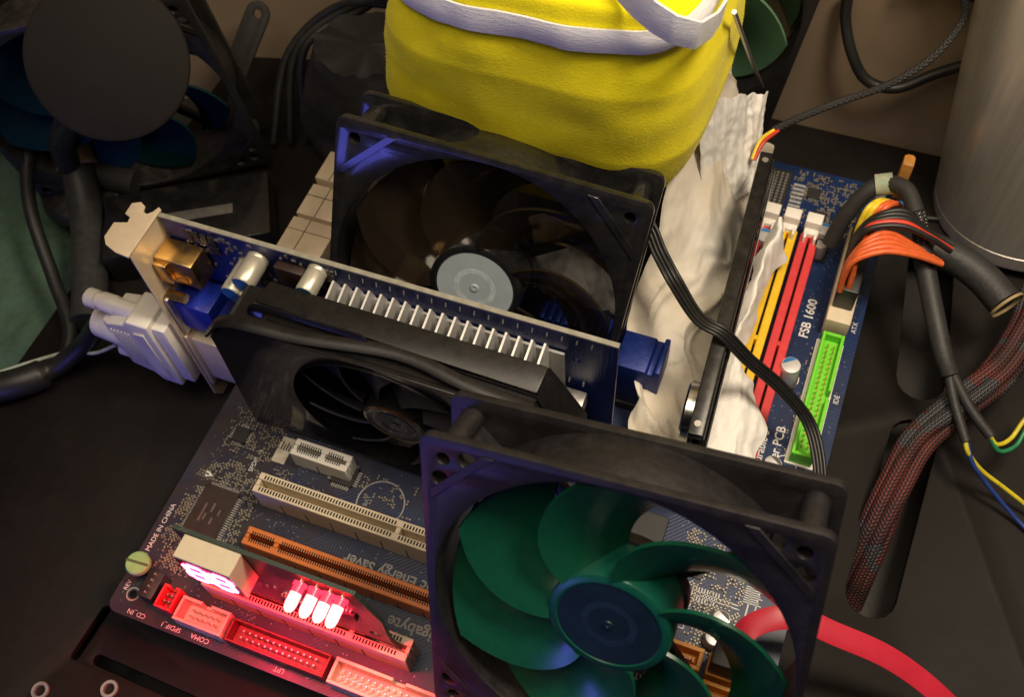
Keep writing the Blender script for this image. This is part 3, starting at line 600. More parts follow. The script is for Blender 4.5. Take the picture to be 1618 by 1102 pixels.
MB().lathe([(13.5, 10), (13.5, 1.8), (12.8, .9), (11.5, .6), (10.8, .9), (8.8, .9), (8.3, .6), (5.2, .6), (4.8, .9), (2.5, .9), (2, .5), (0, .5)], (90, 92, 43), (0, 1, 0), 48).build('fan_hub', BLACKG, gc, smooth=25)
def gbl(u, v):
    rr = 13 + 25 * u; th = math.radians(-30 * u + (v - .5) * 34)
    return Vector((rr * math.cos(th), 3 + 7 * v + .9 * math.sin(math.pi * v), rr * math.sin(th)))
me = MB().grid(gbl, 8, 6).mesh('fan_blade', SMOKE2, smooth=60, thick=.8)
for j in range(9):
    o = link('fan_blade', me, gc); o.matrix_basis = Matrix.Translation(Vector((88, 92, 43)) * S) @ Matrix.Rotation(2 * math.pi * j / 9, 4, 'Y')
MB().box(148, 157, 113, 121, 52, 60).build('cooler_clip', TIN, gc, bevel=.4)

# video adapter plug
ad = thing('video_adapter', 'white plastic video adapter plugged into the graphics card bracket', 'adapter', (-35, 108, 0))
body = MB(); body.prism([(-23, -2), (-23, 45), (-33, 45), (-36, 41), (-46, 38), (-46, 6), (-36, 3), (-33, -2)], 'y', 98.5, 115).build('housing', WHITEP, ad, bevel=.9, seg=3)
MB().prism([(-17, 1), (-17, 42), (-23.2, 42), (-23.2, 1)], 'y', 100.5, 113).build('plug_collar', WHITEP, ad, bevel=.6)
MB().prism([(-26, 4), (-26, 39), (-32, 38), (-32, 5)], 'y', 97.6, 98.6).build('raised_panel', WHITEP, ad, bevel=.4, seg=1)
for k in range(6): MB().box(-44.6 + k * 1.7, -43.6 + k * 1.7, 97.9, 98.7, 9, 35).build('grip_rib', WHITEP, ad, bevel=.25, seg=1)
MB().prism([(-44, 8), (-44, 37), (-50, 36), (-50, 9)], 'y', 100, 113.5).build('plug_neck', WHITEP, ad, bevel=1.5, seg=3)
for z in (-1.5, 46):
    s = MB().lathe([(0, 0), (3.6, 0), (4.2, .8), (4.2, 5), (3.4, 5.6), (3.4, 7), (4.2, 7.6), (4.2, 14), (3.6, 15), (3.6, 34), (0, 34)], (-58, 106.5, z * .82 + 3), (1, 0, 0), 24)
    o = s.build('thumb_screw', WHITEP, ad, smooth=35); MB().box(-58.2, -57.5, 105.9, 107.1, z * .82 - .8, z * .82 + 6.8).build('screw_slot', DARKIN, o)
MB().cyl((-61, 106.5, 22), (-44, 106.5, 22), 7.5, 8.5, 24).build('cable_boot', WHITEP, ad, bevel=1.5)

# ================================================================== diagnostic card
dc = thing('diagnostic_card', 'grey green diagnostic card with lit red display standing in the lowest ivory slot', 'diagnostic card', (82, 22, 12))
DCB = pcb_mat('green_grey_board', (.035, .052, .042), (.07, .10, .08), .5)
xz_plate('circuit_board', [(44.5, 70), (44.5, 24), (48, 16), (48, 9), (108, 9), (108, 18), (112.5, 16), (120, 14.5), (117, 22), (117.5, 46), (112, 69)], [circ(111.5, 25, 2.4, 14)], 22, 1.5, DCB, dc)
o = MB().box(49.5, 71, 13.6, 21.9, 47, 69.2).build('display', mat('display_case', (.66, .56, .40), .4, var=.05), dc, bevel=.25, seg=1)
MB().box(50.3, 70.2, 13.35, 13.62, 47.8, 68.4).build('display_face', mat('display_face', (.10, .012, .014), .25), o)
RED = emit('red_segment', (1, .06, .20), 30)
def seg7(cx, on):
    h, w2, z0 = 7.2, 3.6, 58
    sl = .12
    P = {'a': (0, h, 1), 'd': (0, -h, 1), 'g': (0, 0, 1), 'b': (w2, h / 2, 0), 'c': (w2, -h / 2, 0), 'f': (-w2, h / 2, 0), 'e': (-w2, -h / 2, 0)}
    for k in on:
        px, pz, hz = P[k]; px += pz * sl
        s = MB()
        if hz: s.prism([(cx + px - 3, z0 + pz), (cx + px - 2.0, z0 + pz + 1.2), (cx + px + 2.0, z0 + pz + 1.2), (cx + px + 3, z0 + pz), (cx + px + 2.0, z0 + pz - 1.2), (cx + px - 2.0, z0 + pz - 1.2)], 'y', 13.1, 13.36)
        else: s.prism([(cx + px, z0 + pz - 3), (cx + px - 1.2, z0 + pz - 2.0), (cx + px - 1.1, z0 + pz + 2.0), (cx + px, z0 + pz + 3), (cx + px + 1.2, z0 + pz + 2.0), (cx + px + 1.1, z0 + pz - 2.0)], 'y', 13.1, 13.36)
        s.build('lit_segment', RED, o)
seg7(55.4, 'abcdefg'); seg7(65.2, 'abcdefg')
LEDM = emit('led_glow', (1, .02, .045), 3.5); LEDC = emit('led_core', (1, .14, .14), 8); LEDT = emit('led_hot', (1, .5, .36), 5)
for i, (x, dz) in enumerate(((92.8, 0), (98.2, -.3), (103.2, .2), (107.6, -.4))):
    z = 65.5 + dz
    o = MB().lathe([(2.4, 0), (2.4, 1), (1.95, 1.01), (1.95, 7.2), (1.7, 8.6), (1.1, 9.6), (0, 10)], (x, 20.6, z), (0, -1, 0), 18).build('red_lamp', LEDM, dc, smooth=40)
    MB().cyl((x, 22, z - .9), (x, 20.5, z - .9), .3, n=6).build('lamp_lead', TIN, o); MB().cyl((x, 22, z + .9), (x, 20.5, z + .9), .3, n=6).build('lamp_lead', TIN, o)
    MB().lathe([(1.2, 2.8), (2.05, 3.6 - .8 * (i % 2)), (2.05, 7.3), (1.8, 8.7), (1.15, 9.75), (0, 10.15)], (x, 20.6, z), (0, -1, 0), 14).build('lamp_core', LEDC, o, smooth=40)
    MB().lathe([(0, .2), (.9, .8), (1.3, 2.6), (1.0, 4.6), (.3, 5.4)], (x + .1, 15.8, z + 1.0), (0, -1, 0), 12).build('lamp_core', LEDT, o, smooth=40)
for nm, x, y, z, e_ in (('display_glow', 58, 9.0, 56, .22), ('lamp_glow', 98, 8.0, 64, .40)):
    l = bpy.data.lights.new(nm, 'SPOT'); l.spot_size = math.radians(150); l.spot_blend = .6; l.energy = e_; l.color = (1, .012, .045); l.shadow_soft_size = .004
    lo = bpy.data.objects.new(nm, l); COL.objects.link(lo); lo.location = Vector((x, y, z)) * S
for x0, x1, z0, z1 in ((76, 90, 26, 33), (90, 108, 40, 46)): MB().box(x0, x1, 20.4, 21.95, z0, z1).build('logic_chip', CHIP, dc, bevel=.2, seg=1)
s = MB()
for k in range(11): s.box(76.5 + k * 1.25, 77.1 + k * 1.25, 21.1, 21.96, 24.6, 26); s.box(76.5 + k * 1.25, 77.1 + k * 1.25, 21.1, 21.96, 33, 34.4)
for k in range(12): s.box(90.6 + k * 1.4, 91.3 + k * 1.4, 21.1, 21.96, 38.4, 40); s.box(90.6 + k * 1.4, 91.3 + k * 1.4, 21.1, 21.96, 46, 47.4)
for k in range(16): s.box(50 + k * 3.6, 50.9 + k * 3.6, 21.3, 21.97, 36 + (k * 7) % 5, 37.4 + (k * 7) % 5)
tag(s.build('chip_legs', TIN, dc), kind='stuff')
s = MB()
for k in range(44): s.box(50 + k * 1.27, 50.8 + k * 1.27, 21.93, 21.98, 9.5, 17)
tag(s.build('edge_contacts', GOLD, dc), kind='stuff')

# slotted plastic post on the board corner
pp = thing('plastic_post', 'pale green slotted plastic post on the motherboard left corner', 'plastic post', (7.2, 18.6, 0))
MB().cyl((7.2, 18.6, -22), (7.2, 18.6, 7), 1.8, 2.6, 16).build('post_stem', BLACK, pp)
o = MB().lathe([(0, 6.5), (4.3, 6.5), (4.8, 7.2), (4.8, 9.2), (4.3, 9.9), (0, 10)], (7.2, 18.6, 0), (0, 0, 1), 28).build('post_head', PALEG, pp, smooth=35)
MB().box(2.6, 11.8, 18.1, 19.1, 9.5, 10.06, Matrix.Translation((7.2, 18.6, 0)) @ Matrix.Rotation(math.radians(4), 4, 'Z') @ Matrix.Translation((-7.2, -18.6, 0))).build('screw_slot', mat('slot_green', (.06, .10, .04), .7), o)
for i, (x, y, lb) in enumerate(((-18, -35, 'steel ring at the lower left corner of the bench'), (8, -24.8, 'steel ring on the bench below the motherboard corner'))):
    tag(MB().lathe([(2.0, .1), (3.4, .1), (3.7, .8), (3.4, 1.5), (2.3, 1.5), (2.0, 1)], (x, y, BZ), (0, 0, 1), 24, True).build('steel_ring', TIN, smooth=40), lb, 'ring')

# ================================================================== memory stick
a_ = math.atan2(7.2, 135)
Mr = Matrix.Translation((191.4, 250.5, 0)) @ Matrix.Rotation(a_, 4, 'Z')
ms = thing('memory_stick', 'tall black memory stick with a silver badge beside the white paper towel', 'memory stick', M=Mr)
MB().box(-.7, .7, -133, 0, 4, 40).build('memory_board', GBOARD, ms)
s = MB()
s.box(-3.0, -.9, -134, .5, 13, 60.5); s.box(.9, 2.4, -134, .5, 13, 60.5); s.box(-3.2, 2.2, -134.2, .7, 58, 62)
s.build('heat_spreader', mat('spreader_black', (.010, .010, .010), .3, metal=.3, dust=.1), ms, bevel=.5)
for k in range(2): MB().box(2.45 + k * 1.3, 3.1 + k * 1.3, -134, .5, 14, 59 - 5 * k).build('spreader_rib', BLACK, ms, bevel=.15, seg=1)
MB().box(4.1, 4.5, -134, .5, 14, 52).build('spreader_rim', ALU, ms)
CHR = mat('badge_chrome', (.62, .63, .60), .22, metal=1, var=.2, vscale=300)
MB().lathe([(0, 0), (11, 0), (11, 3.2), (9.8, 4), (9.2, 3.5), (0, 3.2)], (-3.1, -116, 45), (-1, 0, 0), 40).build('badge', CHR, ms, smooth=35)
for yy in (-130, -4): MB().cyl((-.5, yy, 62), (-.5, yy, 62.5), 1.3, n=16).build('spreader_screw', TIN, ms)

# ================================================================== paper towels
PAPER = mat('paper_towel', (.80, .78, .74), .9, var=.04, bump=.12, bscale=500, vscale=60)
PAPER2 = mat('paper_towel_stained', (.56, .48, .35), .9, col2=(.80, .775, .72), vscale=22, bump=.12, bscale=500)
def top_z(y):
    K = [(120, 8), (140, 12), (170, 26), (200, 50), (220, 72), (250, 92), (275, 84), (300, 70)]
    for (y0, z0), (y1, z1) in zip(K, K[1:]):
        if y <= y1: return z0 + (z1 - z0) * max(0, (y - y0) / (y1 - y0))
    return 70
def pap1(u, v):
    y = 122 + 172 * u; z = top_z(y) * (1 - v) ** 1.15 + 1 + 10 * v; x = 157 + 29 * v + (y < 165) * (165 - y) * .32 * (1 - v)
    wq = fbm(y * .02, v * 1.2, 9.0, 2) * .8; n1 = ridge(y * .010 + v * .9 + wq, v * 1.5 + wq, 1.3, 2) * 4.6 + ridge(y * .035 + wq, v * 2.6 + 2 * wq, 6.1, 2) * 1.1 + fbm(y * .03, v * 2, 4.1, 2) * 2.5
    return Vector((x + (255 - y) * .06 * v + 3 * v + n1 * .8 * (1 - .5 * v), y + 5 * fbm(y * .03, v * 2, 8), max(.6, z + n1)))
tag(MB().grid(pap1, 170, 60).build('paper_towel', PAPER2, smooth=50, thick=.3), 'crumpled stained white paper towel between the yellow bundle and the memory stick', 'paper towel')
def pap2(u, v):
    y = 128 + 116 * u; K = max(0, (y - 205) / 40)
    xl = 195.6 + 2 * K; q_ = min(1, max(0, (y - 150) / 34)); xr = 220 - 16.3 * q_ * q_ * (3 - 2 * q_) + 5 * math.exp(-((y - 236) / 7) ** 2)
    x = xl + (xr - xl) * v; z = 12.5 + 9 * math.sin(math.pi * v) * (.8 + .35 * u) + 4 * (1 - v) + 6 * K * math.sin(math.pi * min(1, v * 1.2))
    n1 = ridge(y * .02 + x * .02, x * .075, 3.3, 3) * 2.2 + ridge(x * .09, y * .045, 7, 3) * .9
    return Vector((x + n1 * .5 + 1.5 * fbm(y * .09, 2, v, 3), y + 2 * fbm(x * .1, 5, y * .03), z + n1))
tag(MB().grid(pap2, 110, 40).build('paper_towel', PAPER, smooth=50, thick=.3), 'twisted white paper towel lying across the yellow and red memory slots', 'paper towel')
def pap3(u, v):
    a = Vector((160, 236, 97)).lerp(Vector((181.5, 287, 60)), u); b = Vector((172, 230, 34)).lerp(Vector((187, 262, 28)), u); c = a.lerp(b, v)
    n1 = ridge(u * 3.4, v * .6, 2, 3) * 2.2 + ridge(u * 4, v * 5, 5, 2) * .7
    return c + Vector((.7, -.5, .4)) * n1 + Vector((0, 0, 3 * fbm(u * 6, 1, 1, 3) * (1 - v)))
tag(MB().grid(pap3, 80, 60).build('paper_towel', PAPER, smooth=50, thick=.3), 'folded clean white paper towel sticking up behind the top end of the memory stick', 'paper towel')

def pap4(u, v):
    x = 112 + 38 * u; z = 8 + 62 * v; n1 = ridge(u * 2.4 + v * .4, v * 1.2, 8, 3) * 3.0
    return Vector((x, 186 - 4 * v + n1, z + 2.5 * fbm(u * 6, 2, 3, 3) * v))
tag(MB().grid(pap4, 50, 40).build('paper_towel', PAPER, smooth=50, thick=.3), 'white paper towel seen through the blades of the glossy black fan', 'paper towel')

# ================================================================== yellow bundle
yb = thing('insulated_pot', 'bright yellow fleece bundle tied with white elastic behind the glossy black fan', 'bundle', (112, 245, 4))
MB().cyl((112, 245, 4), (112, 245, 120), 30, n=40).build('metal_pot', SILVER, yb, bevel=1)
FLEECE = mat('yellow_fleece', (.90, .78, .010), .95, var=.05, vscale=260, bump=.32, bscale=1300, sheen=.08, spec=.12)
def sect(z):                                   # x0, x1, y0, y1 of the bundle at height z
    K = [(54, 62, 150, 205, 262), (62, 52, 158, 200, 276), (80, 42, 165, 195, 292), (100, 40, 170, 192, 300), (122, 43, 170, 190.5, 302), (142, 49, 168.5, 189.5, 300), (152, 52, 168, 189.5, 298), (161, 55, 168, 190.5, 296), (169, 59, 166, 193, 292), (174, 68, 159, 203, 284)]
    z = max(54, min(174, z))
    for a, b in zip(K, K[1:]):
        if z <= b[0]:
            t = (z - a[0]) / (b[0] - a[0]); return [a[i] + (b[i] - a[i]) * t for i in range(1, 5)]
def bundle(ang, z, off=0, crease=1):
    x0, x1, y0, y1 = sect(z); c, s_ = math.cos(ang), math.sin(ang); e = .50
    px = (x0 + x1) / 2 + ((x1 - x0) / 2 + off) * math.copysign(abs(c) ** e, c); py = (y0 + y1) / 2 + ((y1 - y0) / 2 + off) * math.copysign(abs(s_) ** e, s_)
    n1 = fbm(px * .022, py * .022, z * .03, 2) * 2.0
    pull = max(0, 1 - abs(z - 150) / 16)
    fold = fbm(px * .06, py * .06, z * .02 + 3, 2) * (.45 + .8 * pull)
    q = n1 + fold - 2.6 * pull
    d = Vector((c, s_, 0)); return Vector((px, py, z)) + d * q
NA = 260; zs = [54 + 118 * k / 90 for k in range(91)]
m = MB(); m.add([bundle(2 * math.pi * i / NA, z) for z in zs for i in range(NA)], [(k * NA + i, k * NA + (i + 1) % NA, (k + 1) * NA + (i + 1) % NA, (k + 1) * NA + i) for k in range(90) for i in range(NA)])
cx, cy = 114, 244; rings = 14; base = len(m.v) - NA       # puckered top
tv = []
for k in range(1, rings + 1):
    t = 1 - k / rings
    for i in range(NA):
        p = m.v[base + i]; q = Vector((cx + (p.x - cx) * t, cy + (p.y - cy) * t, 172 + 5 * math.sin(math.pi * min(1, (1 - t) * 1.4)) - 9 * (1 - t)))
        q.z += math.sin(i / NA * 2 * math.pi * 17 + 3 * noise.noise(Vector((i * .05, 0, 0)))) * 3.0 * t * min(1, (1 - t) * 5); tv.append(q)
k0 = len(m.v); m.v += tv
for k in range(rings):
    a0 = base if k == 0 else k0 + (k - 1) * NA; b0 = k0 + k * NA
    m.f += [(a0 + i, a0 + (i + 1) % NA, b0 + (i + 1) % NA, b0 + i) for i in range(NA)]
m.build('fleece_cover', FLEECE, yb, smooth=70)
r = random.Random(11); fz = MB()
for k in range(9000):
    ang = math.radians(r.uniform(170, 380)); z = r.uniform(70, 168); p = bundle(ang, z)
    nrm = Vector((math.cos(ang), math.sin(ang), r.uniform(-.3, .3))); d = (nrm * r.uniform(.3, 1) + Vector((r.uniform(-1, 1), r.uniform(-1, 1), r.uniform(-1, 1))) * .8).normalized()
    e = d.orthogonal().normalized() * .045; L_ = r.uniform(.1, .8); fz.add([p - d * .3 + e, p - d * .3 - e, p + d * L_], [(0, 1, 2)])
tag(fz.build('fleece_fibres', FLEECE, yb), kind='stuff')
ELAS = mat('white_elastic', (.74, .74, .76), .8, var=.06, vscale=900, bump=.5, bscale=1400, stretch=(.25, .25, 2.5))
def bz(ang):
    x = math.cos(ang); return 152.5 + 3.2 * x + 3.5 * abs(x) ** 3
def band(u, v):
    ang = 2 * math.pi * u; return bundle(ang, bz(ang) + 9.5 * v, 1.3 + .5 * math.sin(math.pi * v), 0)
m = MB().grid(band, 240, 6); m.build('elastic_band', ELAS, yb, smooth=60, thick=.9)
def strap(u, v):
    P_ = [Vector(p) for p in ((136, 200, 180), (147.5, 192.5, 177), (154, 189.8, 175), (161, 188.4, 173.2), (168.4, 191.5, 170), (171, 202, 166), (170.6, 216, 160))]
    k = min(5, int(u * 6)); t = u * 6 - k; c = P_[k].lerp(P_[k + 1], t)
    return c + Vector((.12, 0, 1)) * (v - .6) * (12 - 2 * u) + Vector((.3 * math.sin(u * 7), -.9 - .5 * math.sin(math.pi * v), 0))
MB().grid(strap, 40, 6).build('elastic_end', ELAS, yb, smooth=60, thick=.9)
tag(MB().tube([(171.8, 228, 148.5), (173.2, 262, 105), (174.6, 296, 62), (176, 330, 20)], .9, 8, 6).build('metal_rod', SILVER, smooth=60), 'thin grey metal rod between the yellow bundle and the green fan', 'rod')

# ================================================================== flask
fk = thing('steel_flask', 'tall brushed steel flask standing on the bench behind the cable bundle', 'flask', (313, 330, BZ))
B, T_ = Vector((313, 330, BZ + 4)), Vector((284, 340, 190)); d = (T_ - B).normalized(); L = (T_ - B).length
MB().lathe([(0, 0), (42, 0), (44, 1.5), (44.2, 3), (44.2, 9), (43.6, 9.4), (44.2, 9.8), (44.4, 60), (44.4, L), (40, L + 4), (0, L + 4)], B, d, 96).build('flask_body', mat('flask_steel', (.64, .60, .54), .33, metal=.66, var=.10, vscale=500, stretch=(1, 1, .02), dust=.05), fk, smooth=30)

# ================================================================== cables
SLEEVE = weave_mat('black_sleeve', (.014, .014, .014), (.05, .048, .045), 2.6, 6)
DOTS = weave_mat('dotted_sleeve', (.012, .012, .012), (.45, .45, .43), 2.2, 5, thr=.82)
REDMESH = weave_mat('red_black_mesh', (.012, .010, .011), (.27, .05, .04), 3.6, 7, thr=.25, speck=(.10, .105, .12))
SHRINK = mat('heat_shrink', (.022, .022, .023), .55, bump=.3, bscale=700)
RUB = mat('cable_rubber', (.012, .012, .012), .45)
def cable(name, label, pts, r, m, cat='cable', n=10, **k): return tag(MB().tube(pts, r, n, **k).build(name, m, smooth=60), label, cat)
fc = thing('fan_cable', 'flat black four-wire cable hanging from the glossy fan over the memory stick', 'cable', (190, 165, 60))
path = [(148, 199, 73), (158, 191.5, 71), (164.5, 185, 66), (174, 177, 60), (186.5, 160.5, 66.5), (197, 157, 66), (208, 158, 52), (222, 160, 36), (236, 157, 22), (244, 144, 17), (248, 128, 14), (249, 112, 6)]
for k in range(4):
    ox = [(.95, .85)] * 4 + [(.5, 1.0)] * 4 + [(.9, .5)] * 2 + [(1, .1)] * 2
    q = [(x + (k - 1.5) * 1.25 * ox[i][0], y + (k - 1.5) * 1.25 * ox[i][1], z + .15 * (k % 2)) for i, (x, y, z) in enumerate(path)]
    MB().tube(q, .78, 8, 8).build('wire', RUB, fc, smooth=60)
pc = thing('probe_cable', 'black sleeved probe cable with red and yellow wires above the memory stick end', 'cable', (220, 300, 50))
MB().tube([(190, 273.6, 52), (198, 280, 55), (213, 291, 59), (229.8, 303.4, 62), (243, 312, 72), (250, 322, 82), (251, 334, 84), (244, 344, 86), (228, 350, 90)], 1.7, 10).build('sleeve', SLEEVE, pc, smooth=60)
for k, m in enumerate((mat('wire_yellow', (.75, .55, .03), .4), mat('wire_red', (.55, .04, .02), .4))):
    MB().tube([(184.8 + k, 258, 48), (186 + k * 1.4, 266.4 - k * 1.2, 52), (191 + k * .7, 274.4 - k, 52.5)], .85, 8).build('wire', m, pc, smooth=60)
cable('black_cable', 'black cable looping down the wall beside the steel flask', [(203, 352, 64), (205, 350, 52), (212, 345, 38), (222, 343, 26), (236, 344, 24), (250, 349, 32), (262, 351, 40)], 2.6, RUB)
cable('black_cable', 'short thick black cable at the top edge behind the flask', [(226, 348, 82), (240, 349, 84), (256, 350, 78), (275, 352, 72)], 3.4, RUB)
# power plug with wires
pw = thing('power_plug', 'black motherboard power plug with orange, red and yellow wires', 'plug', (238, 240, 12))
MB().box(234, 242.4, 220, 264, 12.6, 26).build('plug_body', BLACK, pw, bevel=.6)
WO = mat('wire_orange', (.66, .12, .03), .4); WR = MATS['wire_red']; WY = MATS['wire_yellow']; WK = RUB
for k in range(5): MB().tube([(234.9 + (k % 2) * 3.0, 220.5 + k * 1.3, 24), (234.6 + (k % 2) * 3, 221.5 + k * 1.6, 34), (236.5 + k * .5, 223 + k * 2.3, 43 + k * .5), (246, 228 + k * 2.5, 46.5), (258, 232 + k * 2, 44 - k), (270, 236 + k * 1, 38 - k)], 1.25, 8).build('wire', WO, pw, smooth=60)
for k in range(5): MB().tube([(235 + (k % 2) * 3.0, 232 + k * 2.2, 25), (235 + (k % 2) * 3, 233 + k * 2, 38), (238 + k * .5, 236 + k * 2, 48), (250, 240 + k * 2, 50), (262, 241 + k * 1.6, 46 - k), (272, 242 + k, 40)], 1.25, 8).build('wire', WR if k == 1 else WK, pw, smooth=60)
for k, m in enumerate((WY, WY, WO, WO)): MB().tube([(235.5 + k * 1.9, 246 + k * .8, 25), (235 + k * 1.9, 247 + k * .8, 36), (236.5 + k * 2, 251 + k * .4, 44), (241 + k * 1.8, 258, 42), (247 + k, 264, 34)], 1.3, 8).build('wire', m, pw, smooth=60)
MB().tube([(240, 262, 26), (246, 266, 32), (254, 270, 30)], 1.3, 8).build('wire', mat('wire_blue', (.02, .20, .5), .4), pw, smooth=60)
# hooked black sleeve with pale collar, and the grey lead
hk = thing('sleeved_cable', 'grey black sleeved lead splitting into two tubes over the bench slots', 'cable', (265, 235, 0))
MB().tube([(226, 250, 16), (229, 256, 30), (234, 262, 40), (240.4, 266, 44), (249, 262, 47), (255, 254, 44)], 3.6, 12).build('black_sleeve', MATTE, hk, smooth=60)
MB().tube([(252, 258.5, 46), (257.5, 252, 41), (261.5, 243, 36)], 3.5, 14).build('dotted_sleeve', DOTS, hk, smooth=60)
MB().tube([(261, 244, 36.5), (266.8, 233.5, 30), (274, 218, 25), (280.3, 206, 20), (285, 200, 16)], lambda t: 4.3 - .6 * t, 14).build('shrink_tube', SHRINK, hk, smooth=60)
MB().tube([(284, 202, 16), (290, 190, 11), (297.7, 177.5, 6)], 2.0, 10).build('thin_tube', SHRINK, hk, smooth=60)
MB().tube([(286.5, 200.5, 15), (296, 191, 10), (306.5, 183, 6)], 2.2, 10).build('thin_tube', SHRINK, hk, smooth=60)
MB().lathe([(3.9, 0), (4.6, 0), (4.6, 7), (3.9, 7)], (236.8, 265, 42.4), (1, .25, .3), 20, True).build('collar', mat('collar_green', (.16, .25, .16), .5, col2=(.5, .45, .36), vscale=160), hk, smooth=40)
GY = mat('wire_yellow_green', (.60, .50, .03), .4); GG = mat('wire_green', (.02, .20, .08), .4); GB = mat('wire_blue_dark', (.02, .05, .22), .4)
for nm, p, m in (('wire', [(297.2, 178.5, 6), (300, 174.5, 3), (308, 173, -5), (319, 171.5, -11), (329, 169, -15), (340, 165, -19)], GY), ('wire', [(298.4, 177.8, 5), (303, 172, 0), (312, 169.5, -9), (326, 164, -18), (336, 158, -20)], GB),
                 ('wire', [(306, 183.5, 6), (310, 182, 3), (315, 187, 2), (318.5, 196, 5), (324, 206, 8)], GY), ('wire', [(306.8, 182.6, 5), (312, 180.5, 1), (318, 186, 0), (321, 196, 3), (327, 206, 6)], GG)):
    MB().tube(p, .95, 8).build(nm, m, hk, smooth=60)
mc = thing('mesh_cable', 'thick bundle of red and black mesh sleeved cables curving down into the bench slot', 'cable', (285, 180, BZ))
mp_ = [(320, 266, 16), (313, 252, 15), (311, 234, 12), (306, 214, 8), (295, 196, 3), (282, 177, -4), (277, 158, -12), (275, 140, -23), (275, 128, -38), (275, 120, -54)]
for k in range(6):
    a0 = k * 2 * math.pi / 5; q = []
    for i_, p_ in enumerate(mp_):
        a1 = a0 + i_ * .32; rr = 0 if k == 5 else 4.4 + .9 * math.sin(i_ * 1.7 + k)
        q.append((p_[0] + rr * math.cos(a1) * .9, p_[1] + rr * math.cos(a1) * -.4, p_[2] + rr * math.sin(a1)))
    MB().tube(q, 3.0 + .3 * (k % 2), 14).build('sleeve', REDMESH, mc, smooth=60)
cable('shrink_tube', 'black heat shrink tube with cut end in front of the flask base', [(268, 256, 22), (280, 253, 22), (291, 247, 21), (300, 239, 20)], 7.0, SHRINK, 'tube', n=20)
tag(MB().lathe([(7.1, 0), (7.8, 0), (7.8, 1.2), (7.1, 1.2)], (300.6, 238.5, 19.9), (.74, -.66, -.1), 24, True).build('cut_ring', mat('ring_tan', (.30, .22, .10), .6), smooth=40), 'tan ring around the cut end of the black shrink tube', 'ring')
op = thing('orange_plug', 'small dull orange plug standing between the board corner and the flask', 'plug', (249.5, 299.5, BZ))
OD = mat('orange_dull', (.45, .20, .04), .5)
MB().prism([(247, 296), (252, 296), (252, 301.5), (250.8, 303), (248.2, 303), (247, 301.5)], 'z', 6, 26).build('plug_body', OD, op, bevel=.6)
MB().box(248, 251, 297.5, 301.5, 1, 6.2).build('plug_boot', OD, op, bevel=.6)
MB().tube([(249.5, 299.5, 2), (250, 300, -8), (253, 303, -19), (262, 308, -20.5), (280, 312, -20.5)], 1.5, 8).build('plug_lead', RUB, op, smooth=60)
# drive cable
sc = thing('drive_cable', 'flat red drive cable with black plug running out under the nearest fan', 'cable', (231, 66, 9))
MB().prism([(225, 53.6), (237, 53.6), (237, 62), (234, 66), (228, 66), (225, 62)], 'z', 6, 22).build('plug', BLACK, sc, bevel=.8)
RC = mat('red_cable', (.56, .022, .05), .42, var=.10, vscale=40)
rp_ = [(231, 62, 20), (235, 70, 24), (243, 75.5, 26), (252, 78, 25), (262, 78, 22), (282, 79, 14), (300, 77, 4), (318, 72, -8), (335, 62, -18)]
MB().tube(rp_, 1, 12, 8, flat=(4.3, .8), side=(-.15, 1, .2)).build('ribbon', RC, sc, smooth=60)
tag(MB().tube([(214, 36, 9), (209, 42, 12), (205, 47, 14), (200, 54, 12)], .9, 8).build('yellow_wire', GY, smooth=60), 'short yellow wire seen through the nearest fan above the orange sockets', 'wire')
cable('black_cable', 'black cable crossing the orange drive sockets under the nearest fan', [(204, 52, 12), (211, 47, 17), (217, 40, 18), (226, 28, 12), (232, 14, 6)], 2.4, RUB)

# ================================================================== left background
lp = thing('desk_lamp', 'round black lamp head at the top left in front of the teal fan', 'lamp', (-110, 217, BZ))
n_ = Vector((.42, -.62, .66)).normalized(); c0 = Vector((-70, 182.5, 100))
MB().lathe([(0, 0), (31, 0), (32.4, -.8), (32.8, -2), (31, -9), (24, -15), (10, -19), (0, -19)], c0, n_, 72).build('lamp_head', mat('lamp_black', (.010, .0085, .007), .75, spec=.2, var=.2, vscale=90, bump=.1), lp, smooth=30)
MB().tube([(-78, 192, 86), (-100, 186, 66), (-130, 186, 30), (-142, 190, 0), (-144, 192, BZ)], 6, 14).build('lamp_arm', BLACK, lp, smooth=60)
MB().cyl((-144, 192, BZ), (-144, 192, BZ + 8), 24, 22, 40).build('lamp_base', BLACK, lp, bevel=1.5)
bb = thing('black_box', 'glossy black box lying on the bench behind the graphics card bracket', 'box', (-70, 190, BZ))
Mb = Matrix.Translation((-74, 190, BZ)) @ Matrix.Rotation(math.radians(30), 4, 'Z')
MB().box(-42, 40, -26, 14, 0, 20, Mb).build('case', BLACKG, bb, bevel=1.2); MB().box(-20, 22, -10, -4, 19.9, 20.5, Mb).build('cover_strip', mat('strip_grey', (.10, .095, .085), .35), bb, bevel=.3)
ar = thing('flat_bracket', 'dark flat metal bracket with a round hole against the wall', 'bracket', (-84, 288, BZ))
pl = slotpoly((0, 0), (34, 0), 6.5); Ma = Matrix.Translation((-93, 276, 2)) @ Matrix.Rotation(math.radians(62), 4, 'Z') @ Matrix.Rotation(math.radians(-48), 4, 'Y') @ Matrix.Rotation(math.radians(30), 4, 'X')
plate('flat_bar', pl, [circ(34, 0, 2.4, 16)], 2.4, MATTE, ar, Ma, .3)
MB().cyl((-94, 275, 1), (-96, 272, BZ), 4, n=14).build('arm_post', MATTE, ar)
cable('black_cable', 'black cable loop hanging at the left edge beside the lamp', [(-160, 250, 40), (-164, 214, 26), (-157, 184, 14), (-142, 158, 6), (-118, 132, -8), (-98, 112, -14), (-92, 92, -17)], 3.4, RUB)
